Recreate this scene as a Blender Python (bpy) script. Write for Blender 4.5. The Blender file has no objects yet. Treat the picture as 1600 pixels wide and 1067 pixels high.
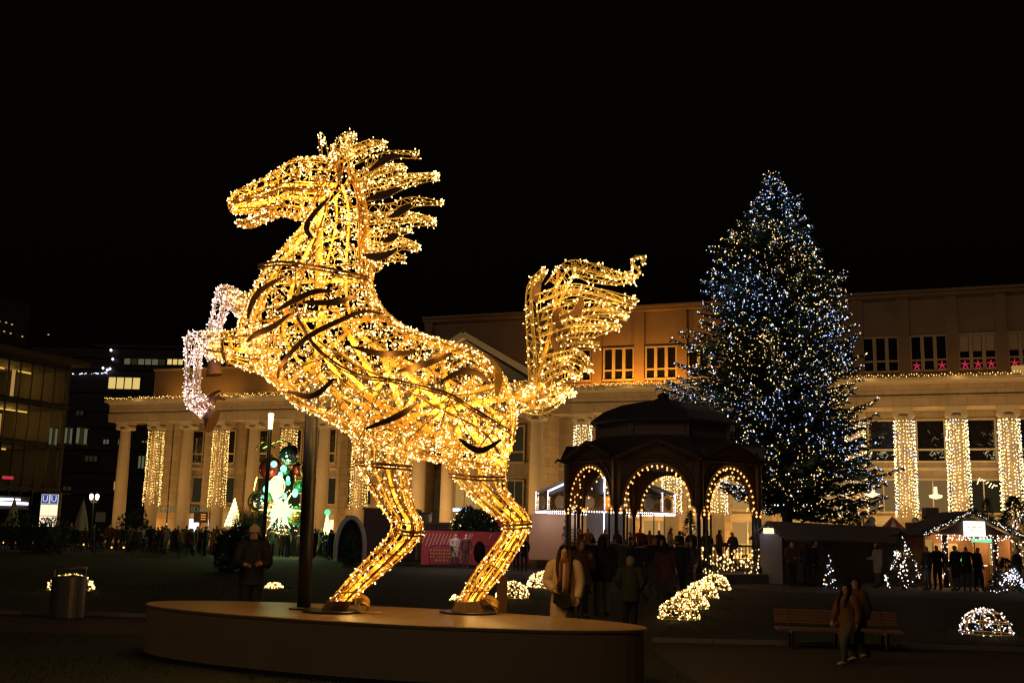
import bpy, bmesh, math, random
from mathutils import Vector, Matrix, kdtree
from mathutils.bvhtree import BVHTree
random.seed(7)
R = math.radians
sc = bpy.context.scene
col = sc.collection
# ------------------------------------------------------------------ camera
FPX, PITCH, ROLL, EYE = 1700.0, R(10.0), R(1.3), 1.75
CAMP = Vector((0, 0, EYE))
CR = (Matrix.Rotation(R(90) + PITCH, 3, 'X') @ Matrix.Rotation(ROLL, 3, 'Z'))
cam_d = bpy.data.cameras.new('camera'); cam = bpy.data.objects.new('camera', cam_d); col.objects.link(cam)
cam_d.sensor_width = 36.0; cam_d.lens = FPX / 1600 * 36; cam_d.clip_start = 0.1; cam_d.clip_end = 2000
cam.matrix_world = Matrix.Translation(CAMP) @ CR.to_4x4()
sc.camera = cam
# ------------------------------------------------------------------ night sky, fill sun, exposure
w = bpy.data.worlds.new('World'); sc.world = w; w.use_nodes = True
nt = w.node_tree; bg = nt.nodes['Background']
sky = nt.nodes.new('ShaderNodeTexSky'); sky.sky_type = 'NISHITA'; sky.sun_disc = False
sky.sun_elevation = R(-3); sky.sun_rotation = R(200); sky.dust_density = 4.0
tint = nt.nodes.new('ShaderNodeMix'); tint.data_type = 'RGBA'; tint.blend_type = 'MULTIPLY'
tint.inputs[0].default_value = 1.0; tint.inputs[7].default_value = (1.0, .62, .36, 1)   # town glow on thin night cloud
nt.links.new(sky.outputs[0], tint.inputs[6]); nt.links.new(tint.outputs[2], bg.inputs[0])
bg.inputs[1].default_value = 0.03
sd = bpy.data.lights.new('fill_sun', 'SUN'); so = bpy.data.objects.new('fill_sun', sd); col.objects.link(so)
sd.energy = 0.11; sd.angle = R(12); sd.color = (1, .72, .50); so.rotation_euler = (R(62), 0, R(-28))  # soft warm sun from the camera side, added as ambient fill
sc.view_settings.view_transform = 'Standard'; sc.view_settings.look = 'None'
sc.view_settings.exposure = 0; sc.view_settings.gamma = 1; sc.view_settings.use_curve_mapping = False
sc.render.engine = 'CYCLES'
cy = sc.cycles
cy.use_denoising = True; cy.max_bounces = 5; cy.diffuse_bounces = 2; cy.glossy_bounces = 3; cy.transmission_bounces = 3
cy.transparent_max_bounces = 6; cy.sample_clamp_indirect = 1.5; cy.caustics_reflective = False; cy.caustics_refractive = False
cy.use_light_tree = True; cy.use_adaptive_sampling = False; sc.render.filter_size = 1.6 if hasattr(sc.render, 'filter_size') else 1.5
cy.pixel_filter_type = 'BLACKMAN_HARRIS'; cy.filter_width = 1.3
# ------------------------------------------------------------------ pixel to world (the survey of the square)
def ray(px, py): return CR @ Vector(((px - 800) / FPX, (533.5 - py) / FPX, -1))
def at(px, py, Y):
    d = ray(px, py); return CAMP + d * (Y / d.y)
def gnd(px, py, z=0.0):
    d = ray(px, py); return CAMP + d * ((z - EYE) / d.z)
def base(px, Y, z=0.0):
    py = 850.0
    for _ in range(6):
        p = at(px, py, Y); py += (p.z - z) * FPX / Y
    return at(px, py, Y)
def on_plane(px, py, P0, n):
    d = ray(px, py); return CAMP + d * ((P0 - CAMP).dot(n) / d.dot(n))
# ------------------------------------------------------------------ materials
M = {}
def mat(name, c, rough=.6, metal=0., noise=0., nscale=8., bump=0., bscale=30., trans=0., spec=.4, c2=None):
    m = bpy.data.materials.new(name); m.use_nodes = True; t = m.node_tree; b = t.nodes['Principled BSDF']
    b.inputs['Base Color'].default_value = (*c, 1); b.inputs['Roughness'].default_value = rough
    b.inputs['Metallic'].default_value = metal; b.inputs['Specular IOR Level'].default_value = spec
    tc = t.nodes.new('ShaderNodeTexCoord')
    if noise > 0:
        n = t.nodes.new('ShaderNodeTexNoise'); n.inputs['Scale'].default_value = nscale; n.inputs['Detail'].default_value = 6
        t.links.new(tc.outputs['Object'], n.inputs['Vector'])
        r = t.nodes.new('ShaderNodeMix'); r.data_type = 'RGBA'
        r.inputs[6].default_value = (*[x * (1 - noise) for x in c], 1)
        r.inputs[7].default_value = (*(c2 or [min(1, x * (1 + noise)) for x in c]), 1)
        t.links.new(n.outputs['Fac'], r.inputs[0]); t.links.new(r.outputs[2], b.inputs['Base Color'])
    if bump > 0:
        n2 = t.nodes.new('ShaderNodeTexNoise'); n2.inputs['Scale'].default_value = bscale; n2.inputs['Detail'].default_value = 5
        t.links.new(tc.outputs['Object'], n2.inputs['Vector'])
        bp = t.nodes.new('ShaderNodeBump'); bp.inputs['Strength'].default_value = bump; bp.inputs['Distance'].default_value = .03
        t.links.new(n2.outputs['Fac'], bp.inputs['Height']); t.links.new(bp.outputs[0], b.inputs['Normal'])
    if trans > 0:
        tr = t.nodes.new('ShaderNodeBsdfTranslucent'); tr.inputs[0].default_value = (*c, 1)
        mx = t.nodes.new('ShaderNodeMixShader'); mx.inputs[0].default_value = trans
        t.links.new(b.outputs[0], mx.inputs[1]); t.links.new(tr.outputs[0], mx.inputs[2])
        t.links.new(mx.outputs[0], t.nodes['Material Output'].inputs['Surface'])
    M[name] = m; return m
def emi(name, c, s, sample=False, vary=0.):
    m = bpy.data.materials.new(name); m.use_nodes = True; t = m.node_tree; t.nodes.remove(t.nodes['Principled BSDF'])
    e = t.nodes.new('ShaderNodeEmission'); e.inputs[0].default_value = (*c, 1); e.inputs[1].default_value = s
    if vary > 0:   # bulbs do not all burn alike
        g = t.nodes.new('ShaderNodeNewGeometry'); mr = t.nodes.new('ShaderNodeMapRange')
        mr.inputs[3].default_value = s * (1 - vary); mr.inputs[4].default_value = s * (1 + vary)
        t.links.new(g.outputs['Random Per Island'], mr.inputs[0]); t.links.new(mr.outputs[0], e.inputs[1])
    t.links.new(e.outputs[0], t.nodes['Material Output'].inputs['Surface'])
    m.cycles.emission_sampling = 'AUTO' if sample else 'NONE'
    M[name] = m; return m
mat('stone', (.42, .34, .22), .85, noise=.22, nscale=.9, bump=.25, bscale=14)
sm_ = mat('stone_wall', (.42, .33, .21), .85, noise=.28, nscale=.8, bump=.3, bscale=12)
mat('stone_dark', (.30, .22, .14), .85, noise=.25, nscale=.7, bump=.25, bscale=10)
mat('stone_frame', (.52, .44, .30), .8, noise=.12, nscale=2)
mat('glass_dark', (.012, .012, .014), .06, spec=.7)
mat('glass_green', (.03, .035, .02), .1, spec=.6)
mat('concrete', (.10, .095, .085), .8, noise=.3, nscale=.4)
mat('black_facade', (.006, .006, .0065), .5)
mat('tower_band', (.016, .016, .017), .6)
mat('gold', (.72, .38, .065), .45, .3, noise=.15, nscale=5)
mat('gold_wire', (.98, .76, .28), .45, 0., trans=.5)
mat('white_wire', (.95, .86, .78), .45, 0., trans=.55)
mat('bronze_strap', (.16, .075, .03), .5, .3, noise=.25, nscale=9)
mat('hoof', (.20, .10, .04), .55, .15, noise=.25, nscale=10)
mat('pole_metal', (.03, .027, .034), .4, .5, noise=.2, nscale=6)
mat('plinth', (.30, .175, .075), .42, noise=.25, nscale=2.2, bump=.08, bscale=40)
mat('plinth_side', (.36, .25, .14), .48, noise=.15, nscale=1.2, bump=.05, bscale=25)
mat('plinth_edge', (.30, .20, .11), .45)
mat('iron', (.035, .028, .026), .45, .4)
mat('iron_brown', (.055, .032, .025), .5, .1, noise=.3, nscale=6)
mat('roof_slate', (.085, .065, .058), .6, noise=.3, nscale=4)
mat('roof_lead', (.22, .16, .15), .6, noise=.2, nscale=3)
mat('bark', (.05, .035, .022), .9, noise=.4, nscale=12, bump=.5)
mat('needles', (.028, .062, .034), .7, noise=.5, nscale=2.5, trans=.15)
mat('needles_light', (.05, .10, .055), .7, noise=.4, nscale=3, trans=.15)
mat('wood_dark', (.055, .035, .022), .7, noise=.35, nscale=7)
mat('wood_hut', (.34, .17, .07), .65, noise=.3, nscale=9)
mat('hut_side', (.20, .20, .23), .7, noise=.2, nscale=8)
mat('bench_wood', (.20, .09, .055), .6, noise=.35, nscale=14)
mat('asphalt', (.045, .036, .030), .85, noise=.35, nscale=3, bump=.35, bscale=90)
mat('path', (.06, .042, .033), .9, noise=.35, nscale=5, bump=.3, bscale=120)
mat('grass', (.020, .024, .009), .9, noise=.45, nscale=6, bump=.6, bscale=140)
mat('blade', (.038, .050, .014), .8, noise=.5, nscale=3, trans=.2)
mat('kerb', (.16, .13, .11), .85, noise=.25, nscale=9)
mat('wire_dark', (.03, .03, .028), .6)
mat('steel', (.20, .19, .20), .35, .8, noise=.2, nscale=5)
mat('canvas', (.46, .34, .20), .8, noise=.15, nscale=5)
mat('white_paint', (.62, .60, .58), .6)
mat('beige_panel', (.46, .30, .20), .6, noise=.06, nscale=1)
mat('print_dark', (.10, .07, .07), .7)
mat('banner', (.52, .075, .09), .6, noise=.25, nscale=2.5)
mat('banner_white', (.75, .60, .55), .6)
mat('banner_gold', (.70, .42, .20), .6)
mat('tent_grey', (.15, .11, .10), .8, noise=.2, nscale=1.5)
mat('chrome', (.55, .52, .5), .08, .95)
mat('bauble_green', (.06, .40, .20), .12, .7)
mat('bauble_gold', (.70, .42, .12), .12, .85)
mat('bauble_red', (.45, .04, .03), .12, .6)
for nm, c in dict(skin=(.50, .27, .18), hair_brown=(.035, .016, .008), hair_dark=(.012, .008, .006), hair_grey=(.2, .16, .13), coat_cream=(.66, .44, .27),
        coat_black=(.012, .011, .012), coat_navy=(.014, .016, .028), coat_grey=(.05, .048, .045), coat_brown=(.10, .045, .02),
        coat_olive=(.035, .038, .025), coat_rust=(.17, .072, .025), coat_red=(.11, .012, .014), coat_white=(.34, .30, .27), coat_plum=(.07, .022, .028), scarf_rust=(.22, .075, .03),
        scarf_cream=(.62, .48, .30), beanie_pink=(.48, .30, .26), jeans=(.05, .06, .085), trousers_grey=(.09, .085, .075), trousers_black=(.012, .012, .013),
        bag_black=(.01, .01, .011), shoe_white=(.6, .55, .5), shoe_dark=(.02, .016, .014)).items():
    mat(nm, c, .8 if nm != 'skin' else .55, noise=.12, nscale=20)
emi('bulb_warm', (1, .71, .28), 4.8, vary=.5)
emi('bulb_gold', (1, .56, .13), 2.4, vary=.6)
emi('bulb_pink', (1, .80, .70), 3.6, vary=.5)
emi('bulb_blue', (.42, .54, 1), 2.9, vary=.8)
emi('bulb_treewarm', (1, .63, .25), 2.3, vary=.8)
emi('bulb_white', (.85, .82, 1), 3.0, vary=.4)
emi('bulb_amber', (1, .42, .10), 3.0, vary=.3)
emi('bulb_dim', (1, .55, .2), 1.0, vary=.6)
emi('globe', (1, .78, .45), 5.0)
emi('lamp_tip', (1, .74, .30), 3.5)
emi('pane_yellow', (1, .72, .22), .75, True)
emi('pane_warm', (1, .55, .16), .38)
emi('pane_dim', (.6, .45, .2), .035)
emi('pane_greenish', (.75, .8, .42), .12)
emi('pane_bright', (1, .80, .42), 1.6, True)
emi('reflection_warm', (1, .82, .42), .45)
emi('pane_low', (1, .60, .22), .16)
emi('strip_amber', (1, .60, .10), .8)
emi('strip_white', (.82, .84, 1), 2.6, True)
emi('sign_white', (1, .86, .66), 2.0, True)
emi('sign_station', (1, .80, .52), 1.25)
emi('sign_pale', (.85, .85, .9), .8)
emi('sign_mark', (1, .55, .22), .9)
emi('sign_blue', (.06, .10, .45), .6)
emi('glow_green', (.12, 1, .38), 1.6, True)
emi('glow_mint', (.35, 1, .62), 1.8, True)
emi('glow_lemon', (1, .92, .35), 2.2, True)
emi('glow_red', (1, .06, .10), .5)
emi('glow_orange', (1, .34, .04), .8)
def ashlar(m, bw=1.3, bh=.62):
    t = m.node_tree; b = t.nodes['Principled BSDF']; src = b.inputs['Base Color'].links[0].from_socket
    tc = t.nodes.new('ShaderNodeTexCoord'); sx = t.nodes.new('ShaderNodeSeparateXYZ'); cx = t.nodes.new('ShaderNodeCombineXYZ'); br = t.nodes.new('ShaderNodeTexBrick')
    t.links.new(tc.outputs['Object'], sx.inputs[0]); t.links.new(sx.outputs[0], cx.inputs[0]); t.links.new(sx.outputs[2], cx.inputs[1]); t.links.new(cx.outputs[0], br.inputs['Vector'])
    br.inputs['Scale'].default_value = 1; br.inputs['Brick Width'].default_value = bw; br.inputs['Row Height'].default_value = bh; br.inputs['Mortar Size'].default_value = .03
    br.inputs['Color1'].default_value = (1, 1, 1, 1); br.inputs['Color2'].default_value = (.86, .85, .84, 1); br.inputs['Mortar'].default_value = (.68, .66, .63, 1)
    mx = t.nodes.new('ShaderNodeMix'); mx.data_type = 'RGBA'; mx.blend_type = 'MULTIPLY'; mx.inputs[0].default_value = 1
    t.links.new(src, mx.inputs[6]); t.links.new(br.outputs[0], mx.inputs[7]); t.links.new(mx.outputs[2], b.inputs['Base Color'])
ashlar(M['stone_wall'])
# ------------------------------------------------------------------ mesh builder
class MB:
    def __init__(s): s.v = []; s.f = []; s.m = []; s.smooth = False
    def face(s, idx, mi=0): s.f.append(tuple(idx)); s.m.append(mi)
    def box(s, c, size, rot=None, mi=0):
        c = Vector(c); h = [x / 2 for x in size]; o = len(s.v)
        for dx, dy, dz in ((-1,-1,-1),(1,-1,-1),(1,1,-1),(-1,1,-1),(-1,-1,1),(1,-1,1),(1,1,1),(-1,1,1)):
            p = Vector((dx*h[0], dy*h[1], dz*h[2]))
            s.v.append(c + (rot @ p if rot else p))
        for q in ((0,3,2,1),(4,5,6,7),(0,1,5,4),(1,2,6,5),(2,3,7,6),(3,0,4,7)): s.face([o+i for i in q], mi)
        return s
    def span(s, x0, x1, y0, y1, z0, z1, mi=0):
        return s.box(((x0+x1)/2, (y0+y1)/2, (z0+z1)/2), (abs(x1-x0), abs(y1-y0), abs(z1-z0)), None, mi)
    def bar(s, a, b, wd, th, up=(0, 0, 1), mi=0):
        a = Vector(a); b = Vector(b); d = b - a; L = d.length
        if L < 1e-6: return s
        d /= L; u = Vector(up)
        x = d.cross(u)
        if x.length < 1e-4: x = d.cross(Vector((1, 0, 0)))
        x.normalize(); u = x.cross(d)
        return s.box((a+b)/2, (wd, L, th), Matrix((x, d, u)).transposed(), mi)
    def rings(s, rings, cap=True, mi=0, closed=False):
        o = len(s.v); n = len(rings[0])
        for r in rings: s.v.extend(r)
        k = len(rings)
        for i in range(k if closed else k - 1):
            a = o + i*n; b = o + ((i+1) % k)*n
            for j in range(n):
                s.face((a+j, a+(j+1) % n, b+(j+1) % n, b+j), mi)
        if cap and not closed:
            s.face([o+j for j in range(n)][::-1], mi); s.face([o+(k-1)*n+j for j in range(n)], mi)
        return s
    def tube(s, pts, r, n=6, mi=0, cap=True, flat=1.0, up=None):
        pts = [Vector(p) for p in pts]; rs = r if isinstance(r, (list, tuple)) else [r]*len(pts)
        out = []; prev = None
        for i, p in enumerate(pts):
            t = (pts[min(i+1, len(pts)-1)] - pts[max(i-1, 0)])
            if t.length < 1e-9: t = Vector((0, 0, 1))
            t.normalize()
            if prev is None:
                a = Vector(up) if up else (Vector((0, 0, 1)) if abs(t.z) < .9 else Vector((1, 0, 0)))
            else: a = prev
            x = t.cross(a)
            if x.length < 1e-5: x = t.cross(Vector((.3, 1, .2)))
            x.normalize(); y = x.cross(t); prev = y
            out.append([p + (x*math.cos(2*math.pi*j/n) + y*flat*math.sin(2*math.pi*j/n))*rs[i] for j in range(n)])
        return s.rings(out, cap, mi)
    def ribbon(s, pts, nrm, wd, th, mi=0):
        """flat strap with thickness; nrm = facing normals, wd = widths"""
        out = []
        for i, p in enumerate(pts):
            t = (pts[min(i+1, len(pts)-1)] - pts[max(i-1, 0)]).normalized()
            x = t.cross(nrm[i]);
            if x.length < 1e-5: x = Vector((1, 0, 0))
            x.normalize(); q = x.cross(t)
            h = wd[i]/2
            out.append([p - x*h - q*th/2, p + x*h - q*th/2, p + x*h + q*th/2, p - x*h + q*th/2])
        return s.rings(out, True, mi)
    def lathe(s, prof, n=16, c=(0, 0, 0), mi=0, cap=True, a0=0., axis=None):
        c = Vector(c); out = []
        q = Vector((0, 0, 1)).rotation_difference(Vector(axis)).to_matrix() if axis else None
        for r, z in prof:
            ring = []
            for j in range(n):
                p = Vector((r*math.cos(a0+2*math.pi*j/n), r*math.sin(a0+2*math.pi*j/n), z))
                ring.append(c + (q @ p if q else p))
            out.append(ring)
        return s.rings(out, cap, mi)
    def octa(s, p, r, ax=None, L=1.0, mi=0):
        o = len(s.v); p = Vector(p)
        z = Vector(ax).normalized() if ax else Vector((0, 0, 1))
        x = z.orthogonal().normalized(); y = z.cross(x)
        s.v.extend([p+x*r, p+y*r, p-x*r, p-y*r, p+z*r*L, p-z*r*L])
        for a in range(4):
            s.face((o+a, o+(a+1) % 4, o+4), mi); s.face((o+(a+1) % 4, o+a, o+5), mi)
        return s
    def stick(s, a, b, r, mi=0):
        a = Vector(a); b = Vector(b); t = b - a
        if t.length < 1e-6: return s
        t.normalize(); x = t.orthogonal().normalized(); y = t.cross(x); o = len(s.v)
        k = [x*r, (x*-.5 + y*.866)*r, (x*-.5 - y*.866)*r]
        s.v.extend([a+q for q in k] + [b+q for q in k])
        for j in range(3): s.face((o+j, o+(j+1) % 3, o+3+(j+1) % 3, o+3+j), mi)
        return s
    def sphere(s, c, r, n=12, m=8, mi=0, sc3=(1, 1, 1)):
        prof = [(max(1e-4, math.sin(math.pi*i/m)), -math.cos(math.pi*i/m)) for i in range(m+1)]
        c = Vector(c); out = []
        for a, z in prof:
            out.append([c + Vector((a*math.cos(2*math.pi*j/n)*r*sc3[0], a*math.sin(2*math.pi*j/n)*r*sc3[1], z*r*sc3[2])) for j in range(n)])
        return s.rings(out, True, mi)
    def plate(s, poly, d, mi=0):
        """extruded polygon: poly of 3D points, d thickness vector"""
        o = len(s.v); n = len(poly); d = Vector(d)
        s.v.extend([Vector(p) for p in poly]); s.v.extend([Vector(p)+d for p in poly])
        s.face(list(range(o+n-1, o-1, -1)), mi); s.face(list(range(o+n, o+2*n)), mi)
        for j in range(n): s.face((o+j, o+(j+1) % n, o+n+(j+1) % n, o+n+j), mi)
        return s
    def mesh(s, name, mats):
        me = bpy.data.meshes.new(name); me.from_pydata([tuple(p) for p in s.v], [], s.f)
        for m in (mats if isinstance(mats, (list, tuple)) else [mats]): me.materials.append(M[m] if isinstance(m, str) else m)
        if any(s.m): me.polygons.foreach_set('material_index', s.m)
        if s.smooth: me.polygons.foreach_set('use_smooth', [True]*len(s.f))
        me.update(); return me
    def build(s, name, mats, parent=None, local=True, kind=None):
        me = s.mesh(name, mats); return place(name, me, parent, kind)
def place(name, me, parent=None, kind=None, loc=None, rz=0):
    o = bpy.data.objects.new(name, me); col.objects.link(o)
    if parent: o.parent = parent
    if loc is not None: o.location = loc
    if rz: o.rotation_euler = (0, 0, rz)
    if kind: o['kind'] = kind
    return o
def tag(o, label=None, cat=None, group=None, kind=None):
    if label: o['label'] = label
    if cat: o['category'] = cat
    if group: o['group'] = group
    if kind: o['kind'] = kind
    return o
def thing(name, loc, label, cat, rz=0, group=None):
    o = bpy.data.objects.new(name, None); col.objects.link(o); o.location = loc; o.rotation_euler = (0, 0, rz)
    o.empty_display_size = .2
    return tag(o, label, cat, group)
def copy_tree(o, parent=None):
    c = o.copy(); col.objects.link(c)
    if parent: c.parent = parent
    for ch in list(o.children): copy_tree(ch, c)
    return c
def lamp(name, loc, power, c, parent=None, radius=.1, kind='POINT', aim=None, spot=None, blend=.6):
    d = bpy.data.lights.new(name, kind); d.energy = power; d.color = c
    d.shadow_soft_size = radius
    if kind == 'SPOT': d.spot_size = spot or R(100); d.spot_blend = blend
    o = bpy.data.objects.new(name, d); col.objects.link(o); o.location = loc
    if aim is not None: o.rotation_euler = (Vector(aim) - Vector(loc)).to_track_quat('-Z', 'Y').to_euler()
    if parent: o.parent = parent
    return o
def rnd(a, b): return random.uniform(a, b)
def rvec():
    z = rnd(-1, 1); a = rnd(0, 2*math.pi); q = math.sqrt(1-z*z); return Vector((q*math.cos(a), q*math.sin(a), z))
def smooth_path(pts, k=6):
    """Catmull-Rom through points"""
    P = [Vector(p) for p in pts]; P = [2*P[0]-P[1]] + P + [2*P[-1]-P[-2]]; out = []
    for i in range(1, len(P)-2):
        for j in range(k):
            t = j/k; a, b, c, d = P[i-1], P[i], P[i+1], P[i+2]
            out.append(.5*((2*b) + (c-a)*t + (2*a-5*b+4*c-d)*t*t + (3*b-a-3*c+d)*t**3))
    out.append(P[-2]); return out
def text_mesh(s, size, depth=.005):
    cu = bpy.data.curves.new('txt', 'FONT'); cu.body = s; cu.size = size; cu.extrude = depth; cu.align_x = 'CENTER'; cu.align_y = 'CENTER'
    cu.resolution_u = 2
    o = bpy.data.objects.new('txt', cu); col.objects.link(o); bpy.context.view_layer.update()
    me = bpy.data.meshes.new_from_object(o.evaluated_get(bpy.context.evaluated_depsgraph_get()))
    bpy.data.objects.remove(o); return me
# ================================================================== plinth and horse
PLC, PLA, PLB, PLR, PLH = Vector((-1.693, 14.733, 0)), 3.629, 1.319, R(-22.4), .674
plinth = thing('display_plinth', PLC, 'long low oval brown plinth carrying the lit horse', 'plinth', PLR)
def oval(a, b, z, n=72): return [Vector((a*math.cos(2*math.pi*i/n), b*math.sin(2*math.pi*i/n), z)) for i in range(n)]
m = MB(); m.smooth = False
m.rings([oval(PLA-.01, PLB-.01, .0), oval(PLA-.01, PLB-.01, PLH-.025)], cap=False); m.build('side_panel', 'plinth_side', plinth)
m = MB(); m.rings([oval(PLA+.012, PLB+.012, PLH-.04), oval(PLA+.012, PLB+.012, PLH-.008), oval(PLA, PLB, PLH)], cap=True); m.build('deck', 'plinth', plinth)
m = MB(); m.rings([oval(PLA-.005, PLB-.005, .003), oval(PLA-.005, PLB-.005, .035)], cap=False); m.build('skirting', 'wire_dark', plinth)
HA = R(-9); HX = Vector((math.cos(HA), math.sin(HA), 0)); HN = Vector((HX.y, -HX.x, 0))   # HN faces the square, HX runs to the tail
HP = Vector((-1.385, 14.97, PLH))
def hp(px, py, off=0.0): return on_plane(px, py, HP + HN*off, HN) - HP
horse = thing('horse_sculpture', HP, 'giant rearing horse of golden wire and string lights on the oval plinth', 'light sculpture')

class Loft:
    """closed skin through elliptical sections; section = (top px, bottom px, half width, offset)"""
    def __init__(s, secs, n=20, sub=5, sq=.9):
        T = smooth_path([hp(a[0], a[1], o) for a, b, wd, o in secs], sub); B = smooth_path([hp(b[0], b[1], o) for a, b, wd, o in secs], sub)
        W = [p.x for p in smooth_path([Vector((wd, 0, 0)) for a, b, wd, o in secs], sub)]
        s.g = []; s.n = n; s.T, s.B, s.W = T, B, W
        for t, b, wd in zip(T, B, W):
            c = (t+b)/2; h = (t-b)/2; ring = []
            for j in range(n):
                a = 2*math.pi*j/n; ca, sa = math.cos(a), math.sin(a)
                ca = math.copysign(abs(ca)**sq, ca); sa = math.copysign(abs(sa)**sq, sa)
                ring.append(c + h*ca + HN*wd*sa)
            s.g.append(ring)
        s.k = len(s.g); s.cells = []; s.cum = []; tot = 0
        for i in range(s.k-1):
            for j in range(n):
                a, b, c = s.g[i][j], s.g[i][(j+1) % n], s.g[i+1][j]
                tot += (b-a).cross(c-a).length; s.cells.append((i, j)); s.cum.append(tot)
        s.area = tot
    def axis(s, i): r = s.g[i]; return sum(r, Vector())/len(r)
    def pt(s, i, j, u, v):
        n = s.n; a, b = s.g[i][j], s.g[i][(j+1) % n]; c, d = s.g[i+1][j], s.g[i+1][(j+1) % n]
        return a*(1-u)*(1-v) + b*u*(1-v) + c*(1-u)*v + d*u*v
    def sample(s):
        import bisect
        q = min(len(s.cells)-1, bisect.bisect_left(s.cum, random.random()*s.area)); i, j = s.cells[q]
        p = s.pt(i, j, random.random(), random.random())
        return p, (p - s.axis(i)).normalized()
    def line(s, ang, i0=0, i1=None):
        """surface line along the loft at an angle in turns, 0 = top, .25 = near side"""
        i1 = i1 if i1 is not None else s.k-1; out = []
        for i in range(i0, i1+1):
            a = ang(i) if callable(ang) else ang; f = (a % 1)*s.n; j = int(f) % s.n; u = f - int(f)
            out.append(s.g[i][j]*(1-u) + s.g[i][(j+1) % s.n]*u)
        return out
    def faces(s):
        v = [p for r in s.g for p in r]; n = s.n
        return v, [(i*n+j, i*n+(j+1) % n, (i+1)*n+(j+1) % n, (i+1)*n+j) for i in range(s.k-1) for j in range(n)]

def light_skin(parent, lofts, npts, nb, bulb, wire, wr=.0055, br=.0125, skip=None, spread=.03, links=3):
    """irregular light net over lofts: wires between near points, and bulbs on short stems"""
    tot = sum(l.area for l in lofts); wm = MB(); bm = MB()
    for l in lofts:
        pts = []
        for _ in range(int(npts*l.area/tot)):
            p, nn = l.sample()
            if skip and skip(p): continue
            pts.append((p, nn))
        kd = kdtree.KDTree(len(pts))
        for i, (p, nn) in enumerate(pts): kd.insert(p, i)
        kd.balance()
        for i, (p, nn) in enumerate(pts):
            c = 0
            for q, j, d in kd.find_n(p, 6):
                if j <= i or c >= links: continue
                if d > .55: continue
                c += 1; md = (p + q)/2 + rvec()*d*.13 + nn*.004
                wm.stick(p, md, wr); wm.stick(md, q, wr)
        for _ in range(int(nb*l.area/tot)):
            p, nn = l.sample()
            if skip and skip(p): continue
            ax = (nn*.7 + rvec()).normalized(); e = p + ax*rnd(.008, .034)
            wm.stick(p, e, wr*.8); bm.octa(e, br*(rnd(.75, 1.2) if random.random() < .8 else rnd(1.3, 1.9)), ax, rnd(1.2, 2.0))
    wm.build('light_net', wire, parent, kind='stuff'); bm.build('light_bulbs', bulb, parent, kind='stuff')

def rods(parent, name, loft, angs, r=.014, material='gold', every=None, r2=.012):
    m = MB()
    for a in angs: m.tube(loft.line(a), r, 5)
    if every:
        for i in range(0, loft.k, every):
            ring = loft.g[i]; m.tube(ring + [ring[0]], r2, 5)
    return m.build(name, material, parent)
def gold_bars(parent, loft, angs, wd=.07, i0=0, i1=None, name='gold_bar'):
    for a in angs:
        pts = loft.line(a, i0, i1); ax = [loft.axis(min(loft.k-1, i0+i)) for i in range(len(pts))]
        nn = [(p-c).normalized() for p, c in zip(pts, ax)]
        m = MB(); m.ribbon([p - q*.035 for p, q in zip(pts, nn)], nn, [wd]*len(pts), .012); m.build(name, 'gold', parent)

# ---- torso and neck
torso_l = Loft([((548, 262), (487, 338), .22, 0), ((566, 302), (470, 362), .26, 0), ((573, 345), (448, 385), .30, 0), ((575, 385), (427, 408), .35, 0),
    ((579, 420), (406, 438), .42, 0), ((585, 455), (388, 478), .50, 0), ((602, 485), (374, 520), .55, 0), ((630, 508), (392, 565), .58, 0),
    ((665, 523), (430, 602), .60, 0), ((705, 535), (465, 636), .60, 0), ((738, 546), (508, 656), .60, 0), ((765, 562), (556, 684), .60, 0),
    ((786, 585), (625, 712), .60, 0), ((799, 612), (690, 722), .56, 0), ((806, 645), (738, 728), .50, 0), ((800, 690), (775, 735), .36, 0)], 24, 5)
rods(horse, 'torso', torso_l, [0, .08, .5, .42, .58, .92, .25, .75], .016, 'gold', 10)
torso = bpy.data.objects['torso']
light_skin(torso, [torso_l], 6600, 4300, 'bulb_warm', 'gold_wire', wr=.0058, br=.0094)
gold_bars(horse, torso_l, [.66, .82], .06)
gold_bars(horse, torso_l, [.55, .95], .075)
gold_bars(horse, torso_l, [.05, .45], .05)
def chord(a, b, wd=.09, off=0, name='inner_brace'):
    m = MB(); m.bar(hp(*a, off), hp(*b, off), wd*.62, .02, HN); return m.build(name, 'gold', horse)
for a, b, o, wd in (((500, 330), (497, 470), .0, .16), ((505, 470), (490, 620), .0, .17), ((430, 470), (600, 640), -.25, .10), ((590, 480), (450, 600), -.25, .09), ((640, 520), (560, 660), -.3, .09),
        ((700, 540), (600, 690), -.3, .10), ((760, 570), (640, 700), -.3, .09), ((620, 560), (760, 700), -.3, .10), ((560, 520), (700, 640), -.2, .11), ((480, 560), (560, 660), -.3, .09),
        ((560, 660), (780, 600), -.15, .10), ((450, 440), (580, 440), -.2, .06), ((420, 500), (600, 500), -.2, .08), ((540, 600), (720, 700), -.1, .12), ((600, 560), (640, 680), -.2, .13),
        ((640, 650), (800, 620), -.25, .12), ((690, 560), (720, 690), -.25, .1), ((520, 480), (590, 600), -.2, .12), ((470, 500), (530, 590), -.2, .1)):
    chord(a, b, wd, o)
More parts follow.
